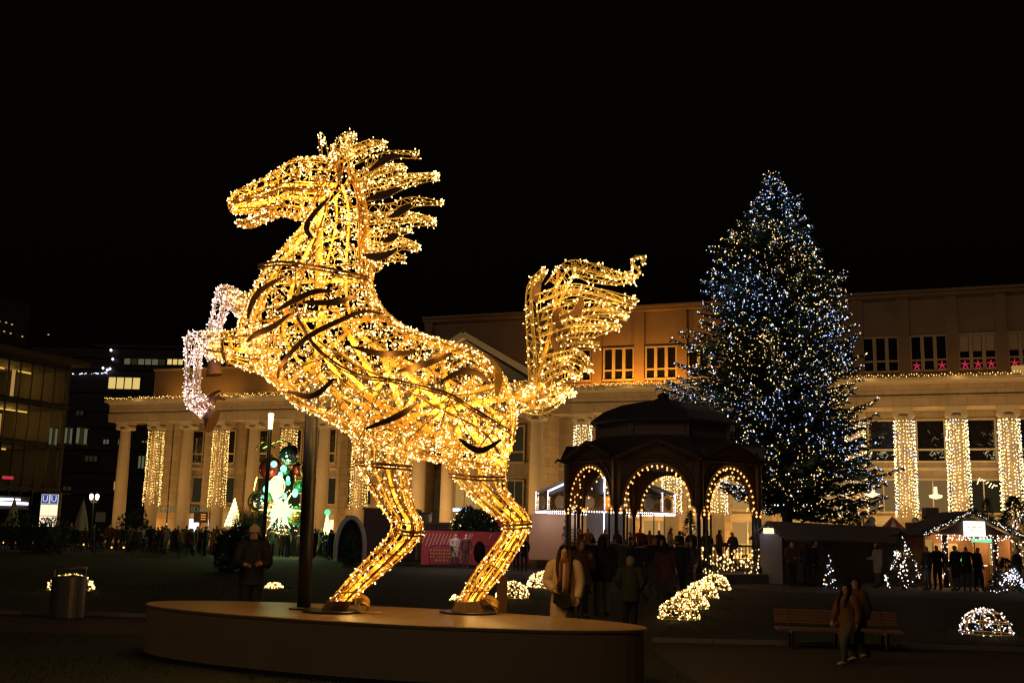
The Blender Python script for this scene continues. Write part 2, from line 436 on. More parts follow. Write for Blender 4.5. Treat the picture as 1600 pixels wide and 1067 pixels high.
# ---- head, jaw, ears
head_l = Loft([((536, 252), (486, 340), .22, 0), ((508, 246), (474, 345), .24, 0), ((482, 247), (458, 342), .25, 0), ((460, 250), (443, 338), .23, 0), ((430, 268), (424, 336), .19, 0),
    ((405, 283), (407, 335), .16, 0), ((385, 292), (393, 333), .15, 0), ((369, 301), (377, 334), .15, 0), ((358, 314), (362, 332), .10, 0)], 18, 4)
head = rods(horse, 'head', head_l, [0, .12, .25, .38, .5, .62, .75, .88], .012, 'gold', 8)
light_skin(head, [head_l], 1000, 520, 'bulb_warm', 'gold_wire', wr=.0056, br=.0090)
gold_bars(head, head_l, [.28, .72, .80], .06, name='cheek_bar'); gold_bars(head, head_l, [.66, .55], .05, name='cheek_bar')
jaw_l = Loft([((430, 331), (430, 340), .12, 0), ((408, 338), (410, 348), .11, 0), ((388, 342), (391, 356), .11, 0), ((374, 345), (377, 354), .09, 0), ((369, 348), (370, 351), .04, 0)], 12, 4)
jaw = rods(horse, 'lower_jaw', jaw_l, [0, .25, .5, .75], .012, 'gold', 4); light_skin(jaw, [jaw_l], 70, 60, 'bulb_warm', 'gold_wire')
m = MB()
for r0 in (.12, .075, .035):     # eye: wire rings on the near side of the head
    c = hp(503, 286, .24); m.tube([c + (HX*math.cos(a) + Vector((0, 0, 1))*math.sin(a))*r0 for a in [2*math.pi*i/14 for i in range(15)]], .008, 5)
m.build('eye', 'gold', head)
m = MB(); c = hp(370, 315, .15); m.tube([c + (HX*math.cos(a)*.05 + Vector((0, 0, 1))*math.sin(a)*.03) for a in [2*math.pi*i/10 for i in range(11)]], .008, 5); m.build('nostril', 'gold', head)
for off, pts, rr in ((.12, ((506, 248), (504, 232), (503, 218), (501, 209)), (.07, .065, .045, .008)), (-.12, ((520, 248), (521, 238), (519, 228)), (.06, .05, .01))):
    P_ = smooth_path([hp(x, y, off) for x, y in pts], 4); rs = [rr[min(len(rr)-1, i//4)] for i in range(len(P_))]
    m = MB()
    for a in (0, 2.1, 4.2): m.tube([p + (HX*math.cos(a) + HN*math.sin(a))*r for p, r in zip(P_, rs)], .007, 4)
    ear = m.build('ear', 'gold', horse); m = MB()
    for _ in range(22 if off > 0 else 14):
        i = random.randrange(len(P_)); m.octa(P_[i] + rvec()*rs[i]*1.1, .014, rvec(), 1.6)
    m.build('light_bulbs', 'bulb_warm', ear, kind='stuff')

# ---- legs
def leg(name, secs, hoofdef, bulb='bulb_warm', wire='gold_wire', nn=1050, nb=560, plate_at=None, ankle=None, frame='gold'):
    l = Loft(secs, 14, 4)
    o = rods(horse, name, l, [0, .17, .33, .5, .67, .83], .013, frame, 8)
    light_skin(o, [l], nn, nb, bulb, wire, wr=.0058, br=.0092)
    gold_bars(o, l, [.75] if frame == 'gold' else [.75], .055 if frame == 'gold' else .05, name='shin_bar')
    gold_bars(o, l, [.60], .035, name='shin_bar')
    (t0, t1), (b0, b1), off, flare = hoofdef
    a0, a1, c0, c1 = hp(*t0, off), hp(*t1, off), hp(*b0, off), hp(*b1, off)
    m = MB(); rr = []
    for f in (0, .45, .9, 1):
        p, q = a0.lerp(c0, f), a1.lerp(c1, f); c = (p+q)/2; h = (q-p)/2; wd = h.length*.9
        rr.append([c + h*math.cos(2*math.pi*j/16) + HN*wd*math.sin(2*math.pi*j/16) for j in range(16)])
    m.smooth = False; m.rings(rr); m.build('hoof', 'hoof', o)
    if plate_at:
        c = (c0+c1)/2; m = MB(); m.lathe([(.40, 0), (.40, .02), (.385, .025)], 28, (c.x, c.y, .004)); m.build('foot_plate', 'pole_metal', o)
    if ankle:
        for k, dy in ((0, 0), (1, 6)):
            pts = smooth_path([hp(x, y+dy, off + (.05 if k else -.08)) for x, y in ankle], 5)
            m = MB(); m.ribbon(pts, [(HN*.5 + HX*.8).normalized()]*len(pts), [.10*(1-.85*i/len(pts)) for i in range(len(pts))], .012); m.build('fetlock_spur', 'hoof' if frame != 'gold' else 'gold', o)
    return l
legs_l = []
legs_l.append(leg('hind_leg', [((548, 655), (670, 680), .30, .22), ((556, 722), (642, 726), .27, .28), ((574, 758), (640, 764), .21, .30), ((592, 790), (648, 794), .17, .32),
    ((610, 814), (661, 820), .14, .32), ((606, 836), (656, 842), .12, .32), ((583, 862), (632, 868), .11, .32), ((556, 890), (602, 894), .11, .32), ((526, 925), (566, 924), .11, .32), ((514, 941), (552, 939), .10, .32)],
    (((511, 938), (549, 938)), ((499, 958), (541, 957)), .32, 1), plate_at=True, ankle=[(552, 934), (566, 932), (576, 940), (572, 948)]))
legs_l.append(leg('hind_leg', [((668, 650), (805, 650), .32, -.22), ((702, 735), (790, 742), .27, -.28), ((732, 772), (798, 776), .21, -.30), ((762, 800), (822, 800), .17, -.32),
    ((786, 815), (829, 815), .14, -.34), ((784, 835), (822, 838), .12, -.34), ((768, 858), (808, 862), .11, -.34), ((748, 884), (792, 888), .11, -.34), ((722, 925), (764, 922), .11, -.34), ((714, 941), (752, 939), .10, -.34)],
    (((711, 940), (752, 938)), ((703, 960), (762, 958)), -.34, 1), plate_at=True, ankle=[(750, 935), (766, 934), (778, 943), (774, 953)]))
legs_l.append(leg('foreleg', [((430, 505), (425, 585), .24, .30), ((400, 512), (392, 580), .23, .36), ((354, 518), (354, 566), .19, .40), ((318, 518), (322, 556), .15, .40)],
    (((318, 652), (334, 638)), ((324, 676), (341, 640)), .40, 1), nn=420, nb=330))
legs_l.append(leg('foreleg', [((405, 455), (395, 515), .20, -.30), ((381, 458), (371, 492), .15, -.36), ((362, 449), (357, 480), .12, -.38), ((349, 445), (345, 482), .10, -.38)],
    (((326, 567), (344, 565)), ((322, 588), (347, 584)), -.38, 1), nn=170, nb=130))
# cannon of each foreleg, cool white bulbs
def shin(parent, secs, nn, nb):
    l = Loft(secs, 12, 4); o = rods(parent, 'shin', l, [0, .2, .4, .6, .8], .011, 'white_wire', 6)
    light_skin_at = light_skin(parent, [l], nn, nb, 'bulb_pink', 'white_wire', wr=.0054, br=.0074); return l
fl = [o for o in horse.children if o.name.startswith('foreleg')]
legs_l.append(shin(fl[0], [((340, 518), (340, 560), .16, .40), ((306, 518), (312, 553), .14, .40), ((291, 526), (316, 548), .12, .40), ((290, 556), (315, 556), .11, .40), ((290, 590), (312, 590), .10, .40), ((289, 620), (312, 616), .10, .40),
    ((293, 634), (318, 616), .10, .40), ((305, 646), (330, 629), .10, .40), ((315, 655), (336, 640), .10, .40)], 430, 330))
legs_l.append(shin(fl[1], [((380, 458), (371, 494), .15, -.38), ((362, 448), (356, 480), .13, -.38), ((346, 446), (346, 480), .12, -.38), ((337, 462), (357, 474), .11, -.38), ((331, 490), (351, 496), .10, -.38), ((326, 515), (344, 518), .10, -.38), ((322, 540), (342, 540), .09, -.38),
    ((325, 566), (344, 564), .09, -.38)], 400, 300))
m = MB()
for pts, off in ((((322, 632), (330, 618), (345, 610)), .40), (((326, 634), (338, 622), (352, 624)), .34)):
    p = smooth_path([hp(x, y, off) for x, y in pts], 5); m.ribbon(p, [HN]*len(p), [.10*(1-.8*i/len(p)) for i in range(len(p))], .012)
m.build('fetlock_spur', 'hoof', fl[0])
m = MB(); p = smooth_path([hp(x, y, -.3) for x, y in ((340, 566), (350, 558), (362, 556))], 5); m.ribbon(p, [HN]*len(p), [.10*(1-.8*i/len(p)) for i in range(len(p))], .012); m.build('fetlock_spur', 'hoof', fl[1])
# dark bands that clasp the body and the legs
def clasp(px, off_n, r=.02):
    p = smooth_path([hp(x, y, o) for x, y, o in px], 5); m = MB()
    m.tube(p, r, 6); m.tube([q + Vector((0, 0, -.05)) for q in p], r*.7, 6); m.build('clasp_band', 'bronze_strap', horse)
clasp([(404, 414, .1), (440, 409, .38), (500, 417, .45), (550, 427, .36), (577, 434, .08)], 0)
clasp([(556, 721, .36), (600, 725, .58), (643, 728, .36)], 0, .024)
clasp([(702, 739, -.1), (745, 744, .03), (789, 744, -.1)], 0, .024)
clasp([(616, 825, .36), (640, 831, .47), (662, 831, .36)], 0); clasp([(786, 820, -.25), (808, 820, -.17), (830, 818, -.25)], 0)
clasp([(352, 519, .42), (348, 540, .62), (355, 566, .42)], 0, .014)
# ---- mane locks
def lock(parent, name, ctr, rad, off, nb, strap=None, bulb='bulb_warm', rungs=True, wire='gold_wire', cross=.35, br=.0098):
    P_ = smooth_path([hp(x, y, off) for x, y in ctr], 6); k = len(P_); rs = []
    for i in range(k):
        f = i/(k-1)*(len(rad)-1); a = int(min(f, len(rad)-2)); rs.append((rad[a]*(1-(f-a)) + rad[a+1]*(f-a))/114)
    m = MB(); edges = []
    for sgn, o2 in ((1, 0), (-1, 0), (.25, 1), (-.25, -1)):
        e = []
        for i, p in enumerate(P_):
            t = (P_[min(i+1, k-1)] - P_[max(i-1, 0)]).normalized(); u = t.cross(HN).normalized()
            e.append(p + u*rs[i]*sgn + HN*rs[i]*o2*cross*2)
        edges.append(e); m.tube(e, .0085 if wire == 'gold' else .008, 5)
    if rungs:
        for i in range(0, k-1):
            for q in random.sample([(0, 2), (0, 1), (1, 3), (2, 1), (2, 3)], 2): m.stick(edges[q[0]][i], edges[q[1]][min(k-1, i+random.choice((1, 1, 2)))], .0058)
    o = m.build(name, wire, parent); b = MB(); wm = MB()
    for _ in range(nb):
        e = random.choice(edges[:2] + edges); i = random.randrange(1, k) if random.random() > .12 else k-1
        p = e[i].lerp(e[max(0, i-1)], random.random()); ax = rvec(); q = p + ax*rnd(.015, .045); wm.stick(p, q, .005); b.octa(q, br*rnd(.85, 1.3), ax, rnd(1.2, 2))
    wm.build('light_net', 'gold_wire', o, kind='stuff'); b.build('light_bulbs', bulb, o, kind='stuff')
    if strap:
        i0, i1 = int(k*strap[0]), max(int(k*strap[0])+3, int(k*strap[1])); pts = [p + HN*(rs[min(k-1, i0+i)]*.5+.05) for i, p in enumerate(edges[0][i0:i1])]
        n = len(pts); s_ = MB(); s_.ribbon(pts, [HN]*n, [.10*math.sin(math.pi*(i+.4)/(n+.2))+.015 for i in range(n)], .014); s_.build('strap', 'bronze_strap', o)
    return o
mane = [([(530, 250), (536, 228), (545, 217), (557, 215)], (16, 13, 9, 3), 40, None), ([(538, 254), (560, 240), (582, 230), (604, 228)], (18, 14, 10, 4), 55, None),
    ([(550, 275), (580, 258), (612, 242), (655, 243)], (18, 14, 8, 7), 55, (.30, .85)), ([(558, 288), (585, 275), (612, 268), (635, 264)], (17, 14, 10, 4), 55, None),
    ([(562, 304), (600, 297), (640, 284), (687, 277)], (18, 15, 10, 4), 70, (.15, .62)), ([(568, 334), (608, 331), (645, 316), (694, 318)], (18, 16, 10, 3), 65, (.35, .72)),
    ([(572, 352), (610, 348), (645, 345), (682, 349)], (17, 15, 12, 4), 65, None), ([(573, 370), (600, 370), (620, 364), (642, 361)], (16, 13, 8, 3), 45, (.35, .75)),
    ([(572, 390), (598, 393), (628, 383), (655, 390)], (15, 13, 9, 6), 55, (.05, .62)), ([(574, 404), (595, 402), (615, 402), (634, 405)], (14, 12, 9, 4), 48, None),
    ([(572, 416), (582, 418), (590, 418), (596, 416)], (13, 11, 8, 3), 30, None)]
for i, (ctr, rad, nb, st) in enumerate(mane):
    for sgn in ((1, -1) if i in (0, 1, 3, 4, 6, 8) else (1,)):
        rad = tuple(r*.86 for r in rad)
        c2 = ctr if sgn == 1 else [(x + (0 if j == 0 else -3), y - 5) for j, (x, y) in enumerate(ctr)]
        lock(horse, 'mane_lock', c2, rad, .12*sgn, nb, st if sgn == 1 else None)
# crest rail along the neck
m = MB()
for a, r in ((.03, .03), (.97, .03)): m.tube(torso_l.line(a, 0, 22), r, 6)
m.build('crest_rail', 'gold', horse)
# ---- tail
m = MB(); p = smooth_path([hp(x, y) for x, y in ((800, 618), (826, 622), (838, 600), (852, 552), (866, 490), (872, 425))], 6)
m.tube(p, [.05 - .03*i/len(p) for i in range(len(p))], 6); p2 = smooth_path([hp(x, y, .06) for x, y in ((832, 640), (842, 590), (862, 520), (884, 440))], 6); m.tube(p2, .014, 5)
tail = m.build('tail', 'gold', horse)
tl = [([(835, 610), (836, 560), (832, 500), (832, 455), (852, 425)], (8, 12, 10, 8, 3), 46, (.62, .9)), ([(868, 450), (890, 420), (925, 423), (965, 434), (994, 436)], (16, 13, 12, 9, 7), 64, None),
    ([(990, 436), (1000, 425), (988, 412), (993, 402), (1006, 404), (1003, 412)], (2, 2, 2, 2, 3, 2), 16, None), ([(845, 470), (890, 458), (940, 460), (996, 470)], (12, 11, 8, 3), 46, (.55, .95)),
    ([(845, 500), (890, 488), (940, 482), (982, 492)], (12, 12, 9, 3), 44, None), ([(842, 525), (890, 510), (930, 508), (968, 513)], (12, 12, 9, 4), 40, None), ([(848, 545), (880, 540), (905, 535), (936, 540)], (10, 9, 7, 4), 28, None),
    ([(845, 575), (880, 560), (905, 556), (922, 574)], (12, 10, 8, 4), 34, (.2, .95)), ([(838, 605), (868, 586), (890, 580), (906, 590)], (12, 12, 9, 4), 40, None), ([(815, 628), (850, 620), (880, 612), (897, 617)], (14, 12, 8, 3), 52, None),
    ([(808, 625), (840, 637), (865, 630), (880, 622)], (13, 11, 8, 3), 52, None), ([(805, 612), (820, 605), (832, 612), (850, 600)], (14, 10, 8, 5), 50, None)]
tl += [([(x + rnd(-5, 3) + j*rnd(-1, 1), y + rnd(-5, 5) + j*rnd(-3, 3)) for j, (x, y) in enumerate(c_)], tuple(r*rnd(.8, 1.25) for r in rd_), int(nb_*.8), None) for c_, rd_, nb_, st_ in (tl[0], tl[1], tl[3], tl[4], tl[5], tl[7], tl[9])]
for i, (ctr, rad, nb, st) in enumerate(tl): lock(tail, 'tail_lock', ctr, rad, .1*((i % 3)-1) if i != 2 else .1*0, nb, st, cross=.3, rungs=i != 2, br=.0115)
for pts in (((880, 478), (868, 492), (874, 510), (892, 516)), ((905, 462), (908, 474), (900, 488), (880, 494)), ((862, 524), (868, 540), (876, 546)), ((870, 590), (852, 602), (845, 622))):
    p = smooth_path([hp(x, y, .1) for x, y in pts], 5); m = MB(); n = len(p); m.ribbon(p, [HN]*n, [.09*math.sin(math.pi*(i+.4)/(n+.2))+.015 for i in range(n)], .014); m.build('strap', 'bronze_strap', tail)
# ---- ornament straps that lie on the near side
def near_surface():
    v = []; f = []
    for l in [torso_l, head_l] + legs_l[:4]:
        a, b = l.faces(); o = len(v); v += a; f += [tuple(i+o for i in q) for q in b]
    return BVHTree.FromPolygons([tuple(p) for p in v], f)
BV = near_surface()
def on_horse(px, py, lift):
    d = ray(px, py).normalized(); o = CAMP - HP; hit = BV.ray_cast(o, d)
    p = hit[0] if hit[0] is not None else hp(px, py, .1)
    return p - d*lift
def strap(px, wd=.11, lift=.07, name='ornament_strap', material='bronze_strap', thin=False):
    pts = [on_horse(x, y, lift) for x, y in px]
    pts = smooth_path(pts, 6); n = len(pts); m = MB(); nn = [(-ray(800, 500)).normalized()]*n
    if thin: m.tube(pts, .017, 6); m.tube([q + Vector((0, 0, -.035)) for q in pts], .011, 5)
    else: m.ribbon(pts, nn, [wd*math.sin(math.pi*(i+.5)/(n+.2))**.7+.012 for i in range(n)], .016)
    for q in pts[2:-2:5]: m.stick(q, q + HN*-.12, .012)
    return m.build(name, material, horse)
for px in (((444, 432), (411, 451), (394, 473), (387, 498)), ((454, 490), (427, 510), (402, 521), (385, 534)), ((551, 542), (599, 553), (650, 549)), ((621, 580), (664, 569), (706, 552)),
        ((450, 612), (489, 618), (523, 591)), ((571, 670), (621, 650), (652, 629)), ((688, 597), (716, 582), (744, 582), (766, 600)), ((717, 685), (738, 700), (755, 703), (783, 687)),
        ((515, 250), (526, 257), (531, 268), (529, 283)), ((515, 308), (487, 339), (479, 359), (489, 373)), ((473, 472), (495, 473), (530, 471), (556, 462)), ((432, 486), (455, 472), (490, 456), (520, 455))):
    strap(px, .072)
strap(((766, 561), (779, 584), (776, 619)), .10, material='gold')
strap(((602, 490), (568, 487), (537, 498), (495, 518), (467, 538), (439, 571), (434, 591)), .06, name='harness_strap')
strap(((464, 493), (489, 535), (523, 566), (565, 586), (621, 594), (678, 608), (706, 617), (747, 642), (796, 672)), 0, thin=True, name='harness_strap')
for px in (((462, 412), (461, 450), (459, 490)), ((420, 540), (470, 545), (530, 590), (590, 640)), ((560, 690), (600, 600), (640, 550)), ((660, 560), (700, 620), (740, 690)), ((590, 705), (650, 660), (705, 617)), ((480, 600), (520, 560), (545, 520)),
        ((600, 730), (615, 780), (632, 812)), ((640, 842), (600, 880), (545, 935)), ((748, 750), (790, 785), (800, 815)), ((805, 835), (775, 880), (735, 935)), ((690, 660), (705, 617), (740, 560)), ((705, 617), (740, 615), (790, 600)), ((500, 385), (470, 420), (440, 440))):
    pts = smooth_path([on_horse(x, y, .05) for x, y in px], 5); m = MB(); m.tube(pts, .0075, 4); m.build('guy_wire', 'bronze_strap', horse)
# ---- support pole, cables
m = MB(); a, b = hp(489, 600), hp(474.5, 948); m.lathe([(.093, 0), (.093, (a-b).length)], 20, b, axis=(a-b)); m.smooth = True; m.build('support_pole', 'pole_metal', horse)
m = MB(); m.lathe([(.20, 0), (.20, .018), (.10, .02)], 20, (b.x, b.y, .004)); m.build('pole_base', 'pole_metal', horse)
for px, off in ((((556, 932), (557, 950), (570, 958), (590, 963), (596, 968)), .40), (((558, 930), (562, 948), (566, 955), (566, 960)), .34), (((754, 932), (766, 942), (776, 956), (770, 960)), -.28)):
    p = smooth_path([hp(x, y, off) for x, y in px], 6); p = [Vector((q.x, q.y, max(.02, q.z))) for q in p]; m = MB(); m.tube(p, .012, 5); m.build('power_cable', 'gold_wire', horse)
# ---- the light of the strings themselves
WARM = (1, .60, .16)
k = 0
for l, num, pw in ((torso_l, 44, 5.9), (head_l, 9, 4.2), (legs_l[0], 10, 3.3), (legs_l[1], 10, 3.3), (legs_l[2], 3, 2.4)):
    for i in range(num):
        q = int((i+.5)/num*(l.k-1)); c = l.axis(q); p = c.lerp(l.g[q][random.randrange(l.n)], rnd(.0, .5))
        lamp('string_glow', p, pw, WARM, horse, .08)
for l in legs_l[4:6]:
    for i in range(4): lamp('string_glow', l.axis(int((i+.5)/4*(l.k-1))), 3.4, (1, .66, .66), horse, .06)
for i in range(60):   # bulbs that stand proud of the near side
    p, nn = torso_l.sample()
    if nn.dot(HN) > 0: lamp('string_glow', p + nn*.16, 1.5, WARM, horse, .06)
for x, y in ((545, 232), (590, 245), (640, 255), (600, 285), (650, 285), (620, 320), (670, 318), (610, 350), (655, 348), (610, 378), (630, 395), (600, 408)): lamp('string_glow', hp(x, y, .05), 2.6, WARM, horse, .05)
for x, y in ((845, 470), (850, 540), (900, 430), (950, 430), (920, 470), (900, 505), (880, 560), (850, 610), (870, 625), (820, 620), (835, 440), (980, 425), (960, 470), (945, 490), (925, 515), (880, 470), (885, 595), (870, 440)): lamp('string_glow', hp(x, y, .22), 2.0, WARM, horse, .05)
# ================================================================== ground, paths, lawns
def sheet(name, pts, z, material, thick=0):
    m = MB(); P_ = [Vector((p[0], p[1], z)) for p in pts]
    if sum((P_[i].x*P_[(i+1) % len(P_)].y - P_[(i+1) % len(P_)].x*P_[i].y) for i in range(len(P_))) < 0: P_.reverse()
    m.face(range(len(P_))); m.v = P_
    o = m.build(name, material, kind='structure'); return o
def gp(*px): return [gnd(x, y) for x, y in px]
sheet('ground', [(-400, -60), (400, -60), (400, 700), (-400, 700)], 0, 'asphalt')
LAWN_BACK = gp((-420, 860), (0, 862), (560, 876), (860, 900)) + gp((838, 960), (600, 966), (235, 962), (-420, 950))
LAWN_RIGHT = gp((1130, 918), (1240, 925), (1800, 948)) + gp((1800, 1022), (1400, 1010), (1018, 1000))
LAWN_FRONT = [Vector((-14, 2, 0)), Vector((2.6, 2, 0)), Vector((2.4, 12.6, 0)), Vector((2.3, 17.6, 0)), Vector((-5.6, 18.3, 0)), Vector((-14, 17.6, 0))]
sheet('lawn', LAWN_BACK, .004, 'grass'); sheet('lawn', LAWN_RIGHT, .004, 'grass'); sheet('lawn', LAWN_FRONT, .004, 'grass')
PATHR = gp((1018, 1003), (1400, 1013), (1800, 1025)) + [Vector((30, 2, 0)), Vector((2.8, 2, 0)), Vector((2.6, 13, 0))]
sheet('path', PATHR, .003, 'path')
sheet('path', gp((-420, 954), (235, 966), (600, 970)) + [Vector((-5.6, 18.5, 0)), Vector((-40, 17.8, 0))], .0035, 'path')
def kerb(pts, wd=.12, h=.07):
    root = thing('kerb', pts[0], 'low pale kerb of separate stones edging %s' % kerb.where, 'kerb')
    d = 0; k = 0
    for a, b in zip(pts[:-1], pts[1:]):
        L = (b-a).length; n = max(1, int(L/1.0))
        for i in range(n):
            p = a.lerp(b, (i+.008)/n); q = a.lerp(b, (i+.992)/n); s = MB()
            s.bar(p - pts[0] + Vector((0, 0, h/2+rnd(-.006, .006))), q - pts[0] + Vector((0, 0, h/2+rnd(-.006, .006))), wd, h); s.build('kerb_stone', 'kerb', root)
kerb.where = 'the right lawn beside the bench path'; kerb(gp((1018, 1002), (1400, 1012), (1620, 1018)))
kerb.where = 'the back lawn behind the litter bin'; kerb(gp((-60, 957), (235, 964)))
# grass blades, thickest where light falls on it
def inside(p, poly):
    c = False; j = len(poly)-1
    for i in range(len(poly)):
        a, b = poly[i], poly[j]
        if (a.y > p.y) != (b.y > p.y) and p.x < (b.x-a.x)*(p.y-a.y)/(b.y-a.y)+a.x: c = not c
        j = i
    return c
def blades(m, c, r, n, poly, h=.05):
    for _ in range(n):
        a = rnd(0, 6.283); q = r*math.sqrt(random.random()); p = Vector((c[0]+q*math.cos(a), c[1]+q*math.sin(a), .004))
        if poly and not inside(p, poly): continue
        hh = h*rnd(.5, 1.3); b = rnd(0, 6.283); s = Vector((math.cos(b), math.sin(b), 0))*.006; o = len(m.v)
        m.v += [p - s, p + s, p + Vector((rnd(-.03, .03), rnd(-.03, .03), hh))]; m.face((o, o+1, o+2))
grass_m = MB()
# ================================================================== colonnaded hall
FO = Vector((-38.88, 108.27, 0)); FE = Vector((36.66, 78.88, 0)); EX = (FE-FO).normalized(); FN = Vector((EX.y, -EX.x, 0)); FRZ = math.atan2(EX.y, EX.x)
def fs(px, d=0., py=730):   # distance along the front of the plane d metres proud of the columns
    p = on_plane(px, py, FO + FN*d, FN); return (p-FO).dot(EX)
def fh(px, py, d=0.): return on_plane(px, py, FO + FN*d, FN).z
def fw(s, d, h): return FO + EX*s + FN*d + Vector((0, 0, h))
hall = thing('colonnade_hall', FO, 'long sandstone hall with a colonnade hung with string lights behind the square', 'building', FRZ)
def hb(name, spans, material, parent=None):   # spans in (s0,s1, d0,d1, h0,h1), d towards the square
    m = MB()
    for s0, s1, d0, d1, h0, h1 in spans: m.span(s0, s1, -d1, -d0, h0, h1)
    return m.build(name, material, parent or hall)
SEND = 106.0; PS0, PS1 = fs(640), fs(852)     # portico from PS0 to PS1
WALLD = -3.6
# entablature: architrave, frieze, cornice
for s0, s1 in ((-.9, PS0), (PS1, SEND)):
    hb('architrave', [(s0, s1, -1.0, .62, 11.75, 12.28), (s0, s1, -1.0, .68, 12.285, 12.55)], 'stone_wall')
    hb('frieze', [(s0, s1, -1.0, .58, 12.555, 13.45)], 'stone_wall')
    hb('cornice', [(s0, s1, -1.0, .80, 13.455, 13.62), (s0-.2, s1, -1.0, 1.15, 13.625, 13.86), (s0-.2, s1, -1.2, 1.0, 13.865, 13.98)], 'stone_frame')
    hb('gallery_ceiling', [(s0+.1, s1, WALLD-.2, -1.003, 11.9, 12.3)], 'stone')
    hb('roof', [(s0+.1, s1, -22, -1.25, 13.5, 13.9)], 'stone_dark')
    hb('plinth', [(s0, s1, -4.2, .9, -.02, .25)], 'stone_wall')
    for i in range(int((s1-s0)/.62)):     # dentils only near the middle, where the photo tells them apart
        pass
# main wall behind the columns, with openings cut as bands
COLS = [0.85 + 3.78*i for i in range(8)] + [fs(p) for p in (910, 979, 1049, 1120, 1192, 1265, 1338, 1415, 1498, 1580)]
last = COLS[-1]
while last < SEND-5: last += 3.62; COLS.append(last)
prof = [(.66, .25), (.74, .27), (.74, .42), (.64, .50), (.69, .58), (.60, .68), (.598, 3.5), (.57, 7), (.50, 10.7), (.50, 10.85), (.55, 10.95), (.60, 11.15)]
cm = MB(); cm.smooth = True; cm.lathe(prof, 20); col_me = cm.mesh('column', 'stone')
cm = MB()
for sx in (-1, 1): cm.lathe([(.24, -.52), (.24, .52)], 12, (sx*.56, 0, 11.18), axis=(0, 1, 0)); cm.lathe([(.11, -.55), (.11, .55)], 10, (sx*.56, 0, 11.18), axis=(0, 1, 0))
cm.span(-.6, .6, -.48, .48, 11.16, 11.44); cm.span(-.74, .74, -.62, .62, 11.45, 11.745); cap_me = cm.mesh('capital', 'stone_frame')
def column(s, d, h0=0):
    c = place('column', col_me, hall, loc=(s, -d, h0)); place('capital', cap_me, c); return c
for s in COLS: column(s, 0)
# windows -------------------------------------------------------------
def window(s, d, wd, h0, h1, pane='glass_dark', transom=.72, mull=0, blind=False, parent=None, deco=None):
    f = MB(); t = .14
    y0, y1 = -d-.10, -d+.16
    f.span(s-wd/2-t, s-wd/2, y0, y1, h0, h1); f.span(s+wd/2, s+wd/2+t, y0, y1, h0, h1)
    f.span(s-wd/2-t, s+wd/2+t, y0-.02, y1, h1, h1+t); f.span(s-wd/2-t-.05, s+wd/2+t+.05, y0-.12, y1, h0-t, h0)
    if transom:
        zt = h0 + (h1-h0)*(1-transom); f.span(s-wd/2, s+wd/2, y0+.03, y1, zt-.07, zt+.07)
    for k in range(mull):
        x = s - wd/2 + wd*(k+1)/(mull+1); f.span(x-.045, x+.045, y0+.045, y1, h0, h1)
    o = f.build('window', 'stone_frame', parent or hall)
    g = MB(); g.span(s-wd/2, s+wd/2, -d+.10, -d+.15, h0, h1); g.build('pane', pane, o)
    if blind: b = MB(); b.span(s-wd/2+.03, s+wd/2-.03, -d+.04, -d+.09, h1-(h1-h0)*.48, h1); b.build('blind', 'stone_frame', o)
    return o
def wall_with_holes(name, s0, s1, d, h0, h1, holes, material, th=.4):
    """wall band split round rectangular holes (s,w,h0,h1) that share levels"""
    m = MB(); lv = sorted({h0, h1} | {q for h in holes for q in (h[2], h[3])})
    for a, b in zip(lv[:-1], lv[1:]):
        cuts = sorted([(h[0]-h[1]/2, h[0]+h[1]/2) for h in holes if h[2] <= a+1e-4 and h[3] >= b-1e-4]); x = s0
        for c0, c1 in cuts:
            if c0 > x: m.span(x, c0, -d, -d+th, a, b)
            x = c1
        if x < s1: m.span(x, s1, -d, -d+th, a, b)
    return m.build(name, material, hall)
holes = []; wins = []
bays = [(a+b)/2 for a, b in zip(COLS[:-1], COLS[1:]) if b-a < 6]
for s in bays:
    right = s > PS1
    up = 'glass_dark'; lo = random.choice(['glass_dark', 'pane_dim', 'pane_dim'])
    if right:
        up = 'glass_dark'; lo = random.choice(['pane_low', 'pane_low', 'pane_dim'])
        if s < fs(1330): lo = 'pane_warm'
    holes += [(s, 1.9, 8.0, 11.1), (s, 2.5, 4.1, 6.5), (s, 2.9, .6, 3.1)]
    wins += [(s, 1.9, 8.0, 11.1, up, .72, 0), (s, 2.5, 4.1, 6.5, lo, 0, 1), (s, 2.9, .6, 3.1, 'pane_warm' if (right or s < fs(480) and random.random() < .4) else 'pane_dim', .75, 1)]
for s0, s1 in ((3.2, PS0), (PS1, SEND)):
    wall_with_holes('wall', s0, s1, WALLD, 0, 12, [h for h in holes if s0 < h[0] < s1], 'stone_wall')
    hb('string_course', [(s0, s1, WALLD+.002, WALLD+.16, 7.25, 7.5), (s0, s1, WALLD+.002, WALLD+.12, 3.25, 3.75)], 'stone_frame')
for s, wd, a, b, pn, tr, mu in wins: window(s, WALLD, wd, a, b, pn, tr, mu)
for s in COLS:
    if s > 2: hb('pilaster', [(s-.55, s+.55, WALLD+.003, WALLD+.3, .25, 11.9)], 'stone_wall')
hb('end_pier', [(2.6, 3.9, -5.2, -3.3, .25, 11.9)], 'stone_wall')
